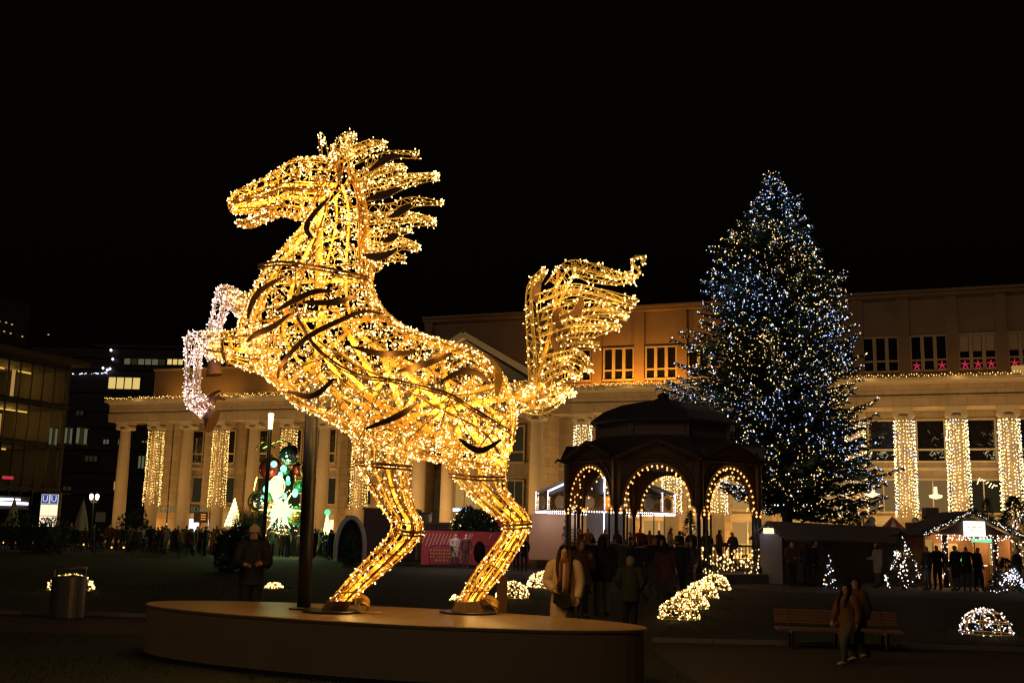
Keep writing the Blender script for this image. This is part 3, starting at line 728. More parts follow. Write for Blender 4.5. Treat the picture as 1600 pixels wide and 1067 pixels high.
# portico -----------------------------------------------------------
PD = 2.6; pm = (PS0+PS1)/2
hb('portico_wall', [(PS0+.2, PS1-.2, WALLD-.4, WALLD, 0, 12)], 'stone_wall')
hb('portico_side', [(PS0, PS0+.8, WALLD, -.9, 0, 11.75)], 'stone_wall'); hb('portico_side', [(PS1-.8, PS1, WALLD, -.9, 0, 11.75)], 'stone_wall')
for px in (655, 700, 766, 838): column(fs(px, PD), PD)
for px in (677, 734, 800):
    s = fs(px, WALLD); wd = 2.2 if px != 734 else 2.6
    window(s, WALLD+.13, wd, 8.0, 11.1, 'pane_dim', .72, 0); window(s, WALLD+.13, wd, .8, 6.3, 'pane_warm' if px == 734 else 'pane_dim', .45, 2)
hb('architrave', [(PS0-.3, PS1+.3, WALLD, PD+.65, 11.75, 12.3)], 'stone_wall'); hb('frieze', [(PS0-.3, PS1+.3, WALLD, PD+.58, 12.305, 13.5)], 'stone_wall')
hb('cornice', [(PS0-.9, PS1+.9, WALLD, PD+1.2, 13.505, 13.95)], 'stone_frame')
for i in range(34): hb('dentil', [(PS0-.6+i*.58, PS0-.32+i*.58, PD+.59, PD+.85, 13.2, 13.5)], 'stone_frame')
m = MB(); ap = fh(735, 525, PD); x0, x1 = PS0-.9, PS1+.9
m.plate([(x0+.8, -PD-.3, 13.96), (x1-.8, -PD-.3, 13.96), (pm, -PD-.3, ap-.45)], (0, 3.2, 0)); ped = m.build('pediment', 'stone', hall)
for a, b in (((x0, 13.96), (pm, ap)), ((x1, 13.96), (pm, ap))):
    m = MB(); m.bar((a[0], -PD+.2, a[1]+.2), (b[0], -PD+.2, b[1]), 2.4, .5, (0, 0, 1)); m.build('raking_cornice', 'stone_frame', ped)
# set-back upper storey on the right, and the lower block on the left
AD = -9.0; A0 = fs(660, AD); AH0, AH1 = 13.95, fh(1000, 479, AD)
wh = []; ww = []
gs = [fs(p, AD, 545) for p in (901, 967, 1033, 1100, 1168, 1238, 1307, 1376, 1451, 1527, 1605)]
for g, px in zip(gs, (901, 967, 1033, 1100, 1168, 1238, 1307, 1376, 1451, 1527, 1605)):
    for k in (-1, 0, 1):
        wh.append((g + k*.98, .70, 15.9, 18.7)); ww.append((g + k*.98, px))
ww_holes = wh
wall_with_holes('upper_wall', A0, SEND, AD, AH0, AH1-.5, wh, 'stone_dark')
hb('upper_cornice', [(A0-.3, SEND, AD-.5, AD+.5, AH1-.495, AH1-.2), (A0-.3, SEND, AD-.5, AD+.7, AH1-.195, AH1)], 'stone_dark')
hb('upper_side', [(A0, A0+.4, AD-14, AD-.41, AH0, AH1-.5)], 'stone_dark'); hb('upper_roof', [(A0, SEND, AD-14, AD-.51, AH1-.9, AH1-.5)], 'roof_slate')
for i, (s, px) in enumerate(ww):
    bl = px in (1527, 1605); o = window(s, AD, .70, 15.9, 18.7, 'glass_dark', .70, 0, bl)
    if px >= 1451 and not (px == 1451 and i % 3 == 1):
        m = MB(); z = 16.25
        for a in range(5):
            a0 = R(90+72*a); m.stick((s, -AD-.16, z), (s+.3*math.cos(a0), -AD-.16, z+.3*math.sin(a0)), .05)
        m.stick((s-.28, -AD-.16, 15.93), (s+.28, -AD-.16, 15.93), .03); m.build('window_star', 'glow_red', o)
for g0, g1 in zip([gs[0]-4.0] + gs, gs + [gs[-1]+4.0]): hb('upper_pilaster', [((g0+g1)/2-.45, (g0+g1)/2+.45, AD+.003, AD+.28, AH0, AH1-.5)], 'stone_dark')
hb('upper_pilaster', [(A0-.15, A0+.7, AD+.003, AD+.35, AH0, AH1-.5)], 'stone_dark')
hb('upper_sill', [(A0, SEND, AD+.003, AD+.2, 15.2, 15.6)], 'stone_dark')
LB = -7.0; l0, l1 = fs(241, LB, 600), fs(655, LB, 600); lh = fh(330, 577, LB)
lw = []
for px in (320, 330, 341, 357, 369, 381, 408, 421, 434, 460, 473, 486, 512, 525, 538, 564, 577, 590): lw.append((fs(px, LB, 610), .62, 14.2, 15.3))
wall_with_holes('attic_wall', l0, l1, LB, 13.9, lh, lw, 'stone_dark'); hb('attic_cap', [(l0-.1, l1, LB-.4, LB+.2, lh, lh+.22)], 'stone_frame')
for s, wd, a, b in lw: window(s, LB, wd, a, b, 'glass_dark', 0, 0)
hb('attic_side', [(l0, l0+.4, LB-12, LB-.41, 13.9, lh)], 'stone_dark')
hb('roof_lamp_box', [(fs(1590, -2), fs(1590, -2)+3, -2.4, -2, 14.2, 15.0)], 'pane_warm')
# hanging lamps and added reflection strokes in the right hand windows
for px, py, k in ((1462, 772, 0), (1365, 770, 0), (1540, 757, 1), (1290, 768, 0), (1240, 772, 0)):
    s = fs(px, WALLD-.3, py); h = fh(px, py, WALLD-.3); m = MB()
    if k == 0: m.lathe([(.12, .55), (.14, 0), (.5, -.1), (.45, -.28), (.1, -.38)], 12, (s, -WALLD-.22, h))
    else:
        for q in range(7): m.stick((s-.6+.2*q, -WALLD-.2, h+.3*math.sin(q)), (s-.4+.2*q, -WALLD-.2, h+.5-.1*q), .05)
    m.build('indoor_lamp', 'pane_bright', hall)
for s in bays:      # glossy panes reflect the market; added reflection strokes follow
    pass
for s in bays:  # emissive strokes just before the glass stand in for reflections
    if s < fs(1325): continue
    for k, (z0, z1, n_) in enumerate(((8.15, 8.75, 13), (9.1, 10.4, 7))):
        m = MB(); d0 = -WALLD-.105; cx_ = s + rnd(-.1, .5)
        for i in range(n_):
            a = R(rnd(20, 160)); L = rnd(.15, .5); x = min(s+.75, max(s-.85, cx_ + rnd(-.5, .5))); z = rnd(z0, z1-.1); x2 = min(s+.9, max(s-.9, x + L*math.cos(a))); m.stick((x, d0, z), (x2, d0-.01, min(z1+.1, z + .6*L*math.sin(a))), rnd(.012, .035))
        m.build('reflection_strokes', 'pane_greenish' if k else 'reflection_warm', hall, kind='stuff')
# assumed uplights, fixtures unseen, on the roof and along the foot of the wall
for px, d, pw, c in ((915, AD+2.6, 640, (1, .36, .04)), (975, AD+2.6, 1150, (1, .37, .04)), (1040, AD+2.6, 950, (1, .37, .045)), (1130, AD+3, 130, (1, .42, .08)), (860, AD+3, 60, (1, .42, .12)), (740, AD+4, 40, (1, .38, .16)),
        (1330, AD+3, 34, (1, .48, .14)), (1420, AD+3, 34, (1, .45, .12)), (1500, AD+3, 38, (1, .42, .12)), (1580, AD+3, 38, (1, .42, .12)), (265, LB+2.5, 260, (1, .42, .06)), (330, LB+2.5, 300, (1, .42, .06)), (420, LB+2.5, 300, (1, .42, .06)), (520, LB+2.5, 240, (1, .42, .06))):
    s = fs(px, d, 600); m = MB(); m.box((s, -d, 14.05), (.35, .2, .22)); f = m.build('assumed_roof_floodlight', 'iron', hall)  # box and spot assumed from the orange glow, no fixture visible
    lamp('floodlight', fw(s, d, 14.35), pw, c, None, .15, 'SPOT', fw(s, AD if px > 600 else LB, 17.2), R(150), .9)
for i, s in enumerate(bays[::2] + bays[-1:]):
    right = s > PS1; pw = 600 if right else 230
    lamp('assumed_gallery_light', fw(s, WALLD+1.6, .7), pw, (1, .50, .13), None, .25)
    m = MB(); m.box((s, -WALLD-1.6, .42), (.4, .3, .3)); m.build('assumed_gallery_floodlight', 'iron', hall)  # gallery fixture and lamp assumed from the lit wall, none visible
for s, pw in [(x, 860) for x in (2, 12, 22, 30)] + [(36, 700), (41, 900), (49, 520), (57, 560), (65, 760), (73, 900), (81, 900), (90, 900)]:
    lamp('facade_light', fw(s, 8.5, 1.0), pw*2.9, (1, .55, .19), None, .3, 'SPOT', fw(s, 0, 8.5), R(140), .9)
    f = thing('assumed_facade_floodlight', fw(s, 8.6, 0), 'assumed small black floodlight on a stake pointing up at the colonnade', 'floodlight', FRZ, 'assumed floodlights at the foot of the colonnade')  # fixture and its spot are assumed from the lit front; neither is visible
    m = MB(); m.box((0, .1, .78), (.5, .18, .34), Matrix.Rotation(R(-25), 3, 'X')); m.build('lamp_head', 'iron', f); m = MB(); m.stick((0, .1, 0), (0, .1, .65), .03); m.build('stake', 'iron', f)
# ---- light curtains round the columns
def curtain_mesh(n, h0, h1, r, frac, strands=22):
    m = MB()
    for k in range(strands):
        a = 2*math.pi*k/strands + rnd(-.1, .1); bot = h0 + (0 if random.random() > .25 else rnd(0, .9)); z = h1; sw = rnd(-.05, .05)
        if random.random() > frac: continue
        while z > bot:
            rr = r + rnd(-.03, .05) + (h1-z)*.012; aa = a + sw*math.sin(z) + rnd(-.06, .06)
            m.octa((rr*math.cos(aa), rr*math.sin(aa), z), rnd(.034, .058), None, 1.1, 1 if random.random() < .14 else 0); z -= rnd(.20, .33)
    return m
def strands_mesh(h0, h1, r, strands=22):
    m = MB()
    for k in range(strands):
        a = 2*math.pi*k/strands; m.stick((r*math.cos(a), r*math.sin(a), h1), ((r+.08)*math.cos(a), (r+.08)*math.sin(a), h0), .006)
    m.tube([(r*math.cos(a), r*math.sin(a), h1+.03) for a in [2*math.pi*i/16 for i in range(17)]], .03, 5); return m
wire_r = strands_mesh(3.6, 10.7, .70).mesh('hanging_wires', 'iron')
cur_r = [curtain_mesh(22, 3.6, 10.7, .72, 1.0, 24).mesh('light_bulbs', ['bulb_warm', 'bulb_blue']) for _ in range(3)]
cur_l = [curtain_mesh(22, 3.6, 10.7, .72, .95, 22).mesh('light_bulbs', ['bulb_gold', 'bulb_warm']) for _ in range(3)]
def curtain(s, d, mes, label, i, c=(1, .55, .16), pw=26):
    t = thing('light_curtain', fw(s, d, 0), label, 'light curtain', FRZ, 'string light curtains wrapped round the columns')
    place('hanging_wires', wire_r, t); o = place('light_bulbs', mes[i % 3], t, 'stuff', rz=i*1.3)
    for h in (5, 7.2, 9.4): lamp('curtain_glow', (0, -1.1, h), pw/3, c, t, .2)
order = ['first', 'second', 'third', 'fourth', 'fifth']
for i, k in enumerate((1, 3, 5, 7)): curtain(COLS[k], 0, cur_l, 'golden light curtain on a column of the left wing, %s from the far left corner' % order[i], i)
rn = ['seen left of the bandstand roof', 'behind the left bandstand arch', 'behind the bandstand middle', 'behind the bandstand centre arch', 'behind the right bandstand arch', 'low behind the big fir',
      'half hidden by the big fir', 'first clear of the big fir', 'second clear of the big fir', 'nearest the right picture edge']
for i, k in enumerate(range(8, 18)): curtain(COLS[k], 0, cur_r, 'dense warm white light curtain on a column ' + rn[i], i)
# ---- string of lights along the cornice
m = MB(); b = MB(); s = -1.0
while s < SEND:
    if PS0-.9 < s < PS1+.9: s += .2; continue
    p = Vector((s, -1.2, 14.04)); m.stick(p, p + Vector((.2, 0, rnd(-.03, .03))), .012); q = p + Vector((0, rnd(-.12, .02), rnd(-.16, .08))); m.stick(p, q, .008)
    b.octa(q, rnd(.035, .06), None, 1.2); s += rnd(.13, .22)
t = thing('cornice_lights', FO, 'long golden string of bulbs along the cornice edge of the colonnade', 'string lights', FRZ); m.build('wire', 'wire_dark', t); b.build('light_bulbs', 'bulb_gold', t, kind='stuff')
for i in range(16): 
    s = 3 + i*6.2
    if not (PS0-1 < s < PS1+1): lamp('cornice_glow', (s, -1.5, 14.2), 14, (1, .6, .2), t, .1)
# ---- shop fronts on the ground floor of the left wing
for px0, px1, nm in ((245, 281, 'a'), (296, 322, 'b')):
    s0, s1 = fs(px0, WALLD+.3, 805), fs(px1, WALLD+.3, 805); t = thing('shop_sign', fw((s0+s1)/2, WALLD+.3, 3.4), 'row of small white lit letters on the shop front %s' % ('left of the third column' if nm == 'a' else 'right of the third column'), 'shop sign', FRZ)
    m = MB(); m.box((0, .06, 0), (s1-s0+.2, .06, .75)); m.build('board', 'iron', t); x = -(s1-s0)/2 + .15
    while x < (s1-s0)/2 - .15:
        g = MB(); k = random.randrange(4)
        g.box((x, 0, 0), (.07, .05, .5)); 
        if k != 0: g.box((x+.13, 0, .22), (.2, .05, .07))
        if k > 1: g.box((x+.13, 0, -.22), (.2, .05, .07))
        if k != 2: g.box((x+.24, 0, 0), (.07, .05, .5))
        g.build('letter', 'pane_greenish', t); x += .40
for px0, px1, py0, py1, mt in ((296, 328, 811, 836, 'strip_white'), (255, 278, 818, 838, 'pane_bright'), (515, 538, 812, 842, 'pane_bright'), (486, 494, 812, 828, 'pane_bright'), (150, 165, 800, 815, 'pane_dim')):
    d = WALLD+.25; s0, s1 = fs(px0, d, py0), fs(px1, d, py0); h0, h1 = fh((px0+px1)/2, py1, d), fh((px0+px1)/2, py0, d)
    hb('shop_window', [(s0, s1, d-.05, d, h0, h1)], mt)
s = fs(334, -1, 806); t = thing('notice_screen', fw(s, 1.0, 2.6), 'small dark screen with orange text lines under the colonnade', 'screen', FRZ)
m = MB(); m.box((0, 0, 0), (1.5, .12, 1.0)); m.build('case', 'iron', t); m = MB()
for k in range(3): m.box((.35, -.07, .25-.22*k), (.55, .02, .1))
m.build('text_lines', 'glow_orange', t); m = MB(); m.stick((0, 0, -2.6), (0, 0, -.5), .05); m.build('post', 'iron', t)
# ================================================================== bandstand
BC = base(1037, 47.0); BA = R(258.4 + 22.5); BR = 4.2
band = thing('bandstand', BC, 'octagonal iron bandstand with bulb lined arches and a stepped dark dome', 'bandstand')
def ov(r, k, z): a = BA + k*math.pi/4; return Vector((r*math.cos(a), r*math.sin(a), z))
def octring(r, z): return [ov(r, k, z) for k in range(8)]
m = MB(); m.rings([octring(BR+.45, 0), octring(BR+.45, .36), octring(BR+.38, .40)]); m.build('floor_slab', 'concrete', band)
for k in range(8):
    p = ov(BR, k, 0); m = MB(); m.smooth = True
    m.lathe([(.15, .4), (.15, .6), (.08, .7), (.07, 2.6), (.13, 2.75), (.15, 2.9)], 10, p); pc = m.build('post', 'iron', band)
    for dk in (-.1, .1):
        q = ov(BR, k+dk, 0); m = MB(); m.lathe([(.045, .4), (.045, 2.8)], 8, q); m.build('colonnette', 'iron', pc)
    m = MB(); m.lathe([(.20, 2.9), (.20, 4.75), (.26, 4.8), (.05, 5.2)], 8, p); m.build('pier_cap', 'iron_brown', pc)
    out = Vector((p.x, p.y, 0)).normalized(); m = MB(); m.tube([p+out*.15+Vector((0, 0, 4.75)), p+out*.5+Vector((0, 0, 4.85)), p+out*.6+Vector((0, 0, 4.7))], [.09, .06, .03], 6); m.build('gargoyle', 'iron', pc)
AW, SPR, ATOP, EAVE, APEX = 1.31, 2.95, 4.55, 4.78, 5.45
for k in range(8):
    A, B = ov(BR, k, 0), ov(BR, k+1, 0); c = (A+B)/2; u = (B-A).normalized(); L = (B-A).length; nrm = Vector((c.x, c.y, 0)).normalized()
    def fp(x, z, o=0): return c + u*x + nrm*o + Vector((0, 0, z))
    N = 20; arc = [(AW*math.cos(math.pi*i/N), SPR + (ATOP-SPR)*math.sin(math.pi*i/N)) for i in range(N+1)]
    def top(x): return EAVE + (APEX-EAVE)*(1-abs(x)/(L/2))
    m = MB()
    for i in range(N):
        a, b = arc[i], arc[i+1]
        m.plate([fp(a[0], a[1], -.08), fp(b[0], b[1], -.08), fp(b[0], top(b[0]), -.08), fp(a[0], top(a[0]), -.08)], nrm*.16)
    for sx in (-1, 1): m.plate([fp(sx*AW, SPR, -.08), fp(sx*L/2, SPR, -.08), fp(sx*L/2, EAVE, -.08), fp(sx*AW, top(AW), -.08)], nrm*.16)
    sp = m.build('arch_panel', 'iron_brown', band)
    for q, r in ((1.07, .035), (1.15, .02), (1.24, .03)):
        m = MB(); m.tube([fp(x*q, SPR + (z-SPR)*q*.99, .10) for x, z in arc], r, 5); m.build('arch_moulding', 'iron_brown', sp)
    m = MB(); m.bar(fp(-L/2, EAVE, .18), fp(0, APEX+.02, .18), .34, .09, nrm.cross(u)); m.bar(fp(L/2, EAVE, .18), fp(0, APEX+.02, .18), .34, .09, nrm.cross(u)); m.build('gable_trim', 'iron', sp)
    b = MB(); nb = 21
    for i in range(nb):
        t = math.pi*(i/(nb-1)); b.octa(fp(AW*.97*math.cos(t), SPR + (ATOP-SPR)*.97*math.sin(t), .13), .052, None, 1)
        if i % 2 == 0: b.octa(fp(AW*.93*math.cos(t), SPR + (ATOP-SPR)*.93*math.sin(t), -.15), .05, None, 1)
    for z in (2.8, 2.65):
        for sx in (-1, 1): b.octa(fp(sx*(AW+.12), z, .12), .06, None, 1)
    b.build('light_bulbs', 'bulb_amber', sp, kind='stuff')
    # gable roof running back into the skirt
    m = MB(); ridge = fp(0, APEX+.06, .35); back = Vector((0, 0, 5.6)) + nrm*2.6
    for sx in (-1, 1):
        e = fp(sx*L/2, EAVE+.06, .35); e2 = Vector((0, 0, 5.2)) + nrm*3.0 + u*sx*.9
        q = [ridge, e, e2, back]; q = q if sx > 0 else q[::-1]
        m.plate(q, (0, 0, .06))
    m.build('gable_roof', 'roof_slate', band)
    if k not in (7, 0, 6) or k == 0:
        m = MB(); m.bar(fp(-L/2, 1.46), fp(L/2, 1.46), .07, .06); m.bar(fp(-L/2, .52), fp(L/2, .52), .06, .05)
        for i in range(17): x = -L/2 + L*(i+.5)/17; m.stick(fp(x, .5), fp(x, 1.45), .014)
        rl = m.build('railing', 'iron', band)
        if k == 0:
            b = MB()
            for i in range(17):
                for j in range(random.randint(5, 9)): b.octa(fp(-L/2 + L*(i+rnd(.2, .8))/17, 1.40 - rnd(0, 1.0), .09), rnd(.03, .05), None, 1.2)
            b.build('light_bulbs', 'bulb_treewarm', rl, kind='stuff')
    if k in (6, 7, 0, 5): lamp('arch_glow', BC + fp(0, SPR+.9, .75), 13, (1, .40, .10), None, .2); lamp('arch_glow', BC + fp(0, SPR+.6, -.5), 7, (1, .40, .1), None, .2)
m = MB(); m.rings([octring(4.3, 4.78), octring(4.32, 4.9), octring(2.95, 5.85)], cap=False); m.build('skirt_roof', 'roof_slate', band)
m = MB(); m.rings([octring(4.4, 4.7), octring(4.4, 4.76)]); m.build('ceiling', 'wood_dark', band)
m = MB(); m.rings([octring(2.92, 5.8), octring(2.92, 6.42)], cap=False)
for k in range(8): m.bar(ov(2.95, k, 5.8), ov(2.95, k, 6.42), .16, .16)
m.build('drum', 'roof_lead', band)
m = MB(); m.rings([octring(3.25, 6.40), octring(3.28, 6.50), octring(2.7, 6.95), octring(1.9, 7.28), octring(.8, 7.52), octring(.35, 7.58)]); m.build('dome', 'roof_slate', band)
m = MB(); m.smooth = True; m.lathe([(.35, 7.55), (.40, 7.62), (.22, 7.68), (.28, 7.76), (.20, 7.86), (.05, 7.92), (.02, 8.0)], 10); m.build('finial', 'iron', band)
for i, (r, z) in enumerate(((BR+1.0, .0), (BR+.75, .18))):     # steps in the open bays
    for k in (6, 7):
        A, B = ov(r, k+.08, 0), ov(r, k+.92, 0); m = MB(); m.bar((A+B)/2 + (A-B)*.42 + Vector((0, 0, .09+z)), (A+B)/2 - (A-B)*.42 + Vector((0, 0, .09+z)), .5, .17); m.build('step', 'concrete', band)
# ================================================================== big fir
TC = base(1232, 54.0); TOPZ = at(1217, 275, 54.0).z
tree = thing('christmas_tree', TC, 'tall christmas fir covered in warm and blue white lights', 'tree')
prof_l = [(275, 1), (300, 17), (330, 40), (360, 62), (400, 97), (440, 114), (480, 124), (520, 143), (560, 172), (600, 176), (640, 155), (680, 135), (720, 120), (760, 95), (800, 40)]
prof_r = [(275, 1), (300, 20), (330, 46), (360, 58), (400, 84), (440, 104), (480, 124), (520, 124), (560, 130), (600, 132), (640, 132), (680, 142), (720, 160), (760, 168), (800, 120)]
def interp(pr, y):
    for (a, b), (c, d) in zip(pr[:-1], pr[1:]):
        if a <= y <= c: return b + (d-b)*(y-a)/(c-a)
    return pr[-1][1] if y > pr[-1][0] else pr[0][1]
S54 = 54.0/1700
cr1, cr2, lw_, lb_ = MB(), MB(), MB(), MB(); limb = MB()
nw = 62
def cluster(p): return math.sin(p.x*.9+1)*math.cos(p.z*.7) + .8*math.sin(p.z*1.1+p.x*.5) + rnd(-.9, .9)
for iw in range(nw):
    y = 281 + (800-281)*(iw/(nw-1))**.93; z0 = at(1220, y, 54.0).z; nbr = int(7 + 7*min(1, iw/25)); a0 = rnd(0, 6.28)
    for ib in range(nbr):
        if iw > nw-7 and random.random() < .45: continue
        a = a0 + 2*math.pi*ib/nbr + rnd(-.15, .15); ca, sa = math.cos(a), math.sin(a)
        rl, rr = interp(prof_l, y), interp(prof_r, y); r = (rr if ca > 0 else rl)*abs(ca) + .5*(rl+rr)*(1-abs(ca))
        r = r*S54*(rnd(.66, 1.0) if random.random() < .9 else rnd(1.0, 1.1))*(1 + .10*math.sin(2.1*a + z0*.8)*math.cos(z0*1.7 + a)); dr = Vector((ca, sa, 0)); side = Vector((-sa, ca, 0)); ax = (1217 + 15*(y-275)/525 - 1232)*S54
        droop = .04 + .20*min(1, iw/40); n = 7; pts = []
        for i in range(n+1):
            f = i/n; pts.append(Vector((ax, 0, z0 + .25)) + dr*r*f + Vector((0, 0, -r*droop*math.sin(f*2.2) + r*.10*f*f)))
        limb.tube(pts, [.055*(1-f/(n+1)) + .008 for f in range(n+1)], 4, cap=False)
        nt_ = int(8 + 19*r/4.5)
        for i in range(nt_):
            f = (i+rnd(0, 1))/nt_; f = .12 + .88*f; q = int(min(f*n, n-.001)); p = pts[q].lerp(pts[q+1], f*n-q); L = (.30 + .55*(1-f)*min(1, r/3))*rnd(.7, 1.25)
            for sgn in (-1, 1):
                d = (dr*rnd(.5, 1.0) + side*sgn*rnd(.5, 1.0) + Vector((0, 0, rnd(-.45, .25)))).normalized(); e = p + d*L; tgt = cr1 if random.random() < .72 else cr2
                wn = d.cross(rvec()).normalized()
                for s_ in range(3):
                    g0 = p.lerp(e, s_/3); g1 = p.lerp(e, min(1, (s_+1.7)/3)) + rvec()*.06; hw = wn*rnd(.035, .06); o = len(tgt.v); tgt.v += [g0-hw, g0+hw, g1]; tgt.face((o, o+1, o+2))
                    o = len(tgt.v); v2 = d.cross(wn)*rnd(.03, .06); tgt.v += [g0-v2, g0+v2, g1+rvec()*.05]; tgt.face((o, o+1, o+2))
                if f > .42 and random.random() < (.36 + .42*f)*(.55 if z0 < 8.5 else 1)*(.45 + .8*max(0, .5 + .5*math.sin(p.x*1.3 + p.z*.9)*math.cos(p.z*1.15 - p.x*.4))):
                    bp = p.lerp(e, rnd(.2, 1)) + Vector((0, 0, .03)); cl = cluster(bp)
                    (lb_ if cl > .15 else lw_).octa(bp, rnd(.012, .030) if random.random() < .88 else rnd(.03, .045), rvec(), 1.1)
        for _ in range(2):
            (lb_ if random.random() < .5 else lw_).octa(pts[-1] + rvec()*.08, rnd(.03, .05), None, 1)
m = MB(); m.smooth = True; m.lathe([(.32, 0), (.28, 1), (.22, 6), (.13, 12), (.05, TOPZ-1), (.01, TOPZ)], 10); m.build('trunk', 'bark', tree)
limb.build('branches', 'bark', tree, kind='stuff'); cr1.build('crown', 'needles', tree, kind='stuff'); cr2.build('crown', 'needles_light', tree, kind='stuff')
lw_.build('light_bulbs', 'bulb_treewarm', tree, kind='stuff'); lb_.build('light_bulbs', 'bulb_blue', tree, kind='stuff')
for z in (5, 8, 11, 14, 17):
    for a in (3.6, 4.7, 5.8):
        r = interp(prof_l, 820-(z-2)*31)*S54*.9; lamp('tree_glow', TC + Vector((r*math.cos(a), r*math.sin(a), z)), 11, (.75, .72, 1) if random.random() < .5 else (1, .66, .3), None, .5)
# ================================================================== small firs and bushes
def small_fir(px, Y, h, r, label, nb=60, bulb='bulb_pink', name='fir_tree', glow=1.2, spiral=False, gcol=(1, .75, .6), n=900, zoff=0, bands=True):
    t = thing(name, base(px, Y, zoff), label, 'tree'); m = MB(); b = MB()
    for _ in range(n):
        z = h*(.06 + .94*random.random()**1.3); rr = r*(1-z/h)**.8*math.sqrt(rnd(.15, 1.1)); a = rnd(0, 6.283); p = Vector((rr*math.cos(a), rr*math.sin(a), z))
        d = (Vector((math.cos(a), math.sin(a), 0)) + rvec()*.5 + Vector((0, 0, -.15))).normalized(); L = rnd(.10, .24)*(.5+r); wn = d.cross(rvec()).normalized()*rnd(.015, .035)*(.6+r*.5); o = len(m.v); m.v += [p-wn, p+wn, p+d*L]; m.face((o, o+1, o+2))
    m.build('crown', 'needles', t, kind='stuff'); m = MB(); m.lathe([(.05+.03*h/2, 0), (.01, h)], 7); m.build('trunk', 'bark', t)
    walks = [[rnd(3.3, 6.1), rnd(.05, .5)] for _ in range(max(2, nb//16))]
    for i in range(nb):
        if spiral: f = i/nb; a = f*22 + rnd(-.3, .3)
        else:
            wk = random.choice(walks); wk[0] += rnd(-.28, .28); wk[1] = min(.97, max(.03, wk[1] + rnd(-.05, .075))); a, f = wk
            if wk[1] > .95: wk[1] = rnd(.05, .4); wk[0] = rnd(2.8, 6.6)
        z = h*f; rr = r*(1-z/h)**.8*rnd(.9, 1.1); b.octa((rr*1.04*math.cos(a), rr*1.04*math.sin(a), z+rnd(-.05, .05)), rnd(.014, .034)*Y/44, None, 1.1)
    if nb: b.build('light_bulbs', bulb, t, kind='stuff')
    if glow and nb: lamp('fir_glow', t.location + Vector((0, -r-.3, h*.5)), glow, gcol, None, .2)
    return t
small_fir(1412, 42, 2.15, .72, 'small fir with pinkish white string lights left of the gabled hut', 120)
small_fir(1574, 41.5, 1.25, .75, 'low bushy fir with white lights at the foot of the right hut post', 110, 'bulb_white')
small_fir(1592, 56, 4.2, 1.7, 'large fir full of pinkish lights behind the right end of the gabled hut', 240, 'bulb_pink', n=1800)
small_fir(1330, 58, 3.9, 1.3, 'unlit dark fir standing between the big tree and the long hut', 0, n=1800)
small_fir(1352, 60, 3.4, .8, 'slim fir with golden lights above the long hut roof', 70, 'bulb_treewarm', n=900)
small_fir(1447, 60, 3.2, 1.0, 'fir with sparse warm lights behind the gabled hut roof', 60, 'bulb_treewarm')
small_fir(1548, 62, 4.3, 1.0, 'narrow fir with pink lights above the gabled hut', 90, 'bulb_pink')
small_fir(1297, 41, 1.2, .22, 'slim potted fir wound with a spiral of white lights before the long hut', 34, 'bulb_white', spiral=True, n=300)
small_fir(1078, 56, 3.0, .8, 'fir with warm lights behind the bandstand', 60, 'bulb_treewarm')
def bush(px, Y, h, r, label, name='shrub', mat_='needles', n=2600, zoff=0):
    t = thing(name, base(px, Y, zoff), label, 'shrub'); m = MB(); lobes = [(Vector((rnd(-.6, .6)*r, rnd(-.4, .4)*r, h*rnd(.3, .62))), rnd(.4, .6)) for _ in range(9)]
    for _ in range(n):
        c, q = random.choice(lobes); d = rvec(); p = c + Vector((d.x*r*q, d.y*r*q, d.z*h*q*.75)); p.z = max(.02, p.z); e = (d + rvec()*.8).normalized()*rnd(.08, .2)*(h/1.8); wn = e.cross(rvec()).normalized()*rnd(.03, .06)*(h/1.8); o = len(m.v); m.v += [p-wn, p+wn, p+e]; m.face((o, o+1, o+2))
    m.build('foliage', mat_, t, kind='stuff'); m = MB(); m.lathe([(.05, 0), (.03, h*.5)], 6); m.build('stem', 'bark', t)
    return t
bush(376, 44, 2.0, 1.15, 'broad dark rounded shrub in front of the shining bauble display')
bush(745, 60, 3.3, 1.35, 'tall black evergreen bush behind the red banner fence', n=3000)
bush(205, 84, 2.9, 1.3, 'dark shrub at the foot of the far left columns', n=1800)
bush(55, 66, 2.3, 1.9, 'wide dark shrub below the lit underground sign', n=2400)
bush(548, 52, 1.6, .5, 'dark shrub inside the pale rimmed arch', n=900)
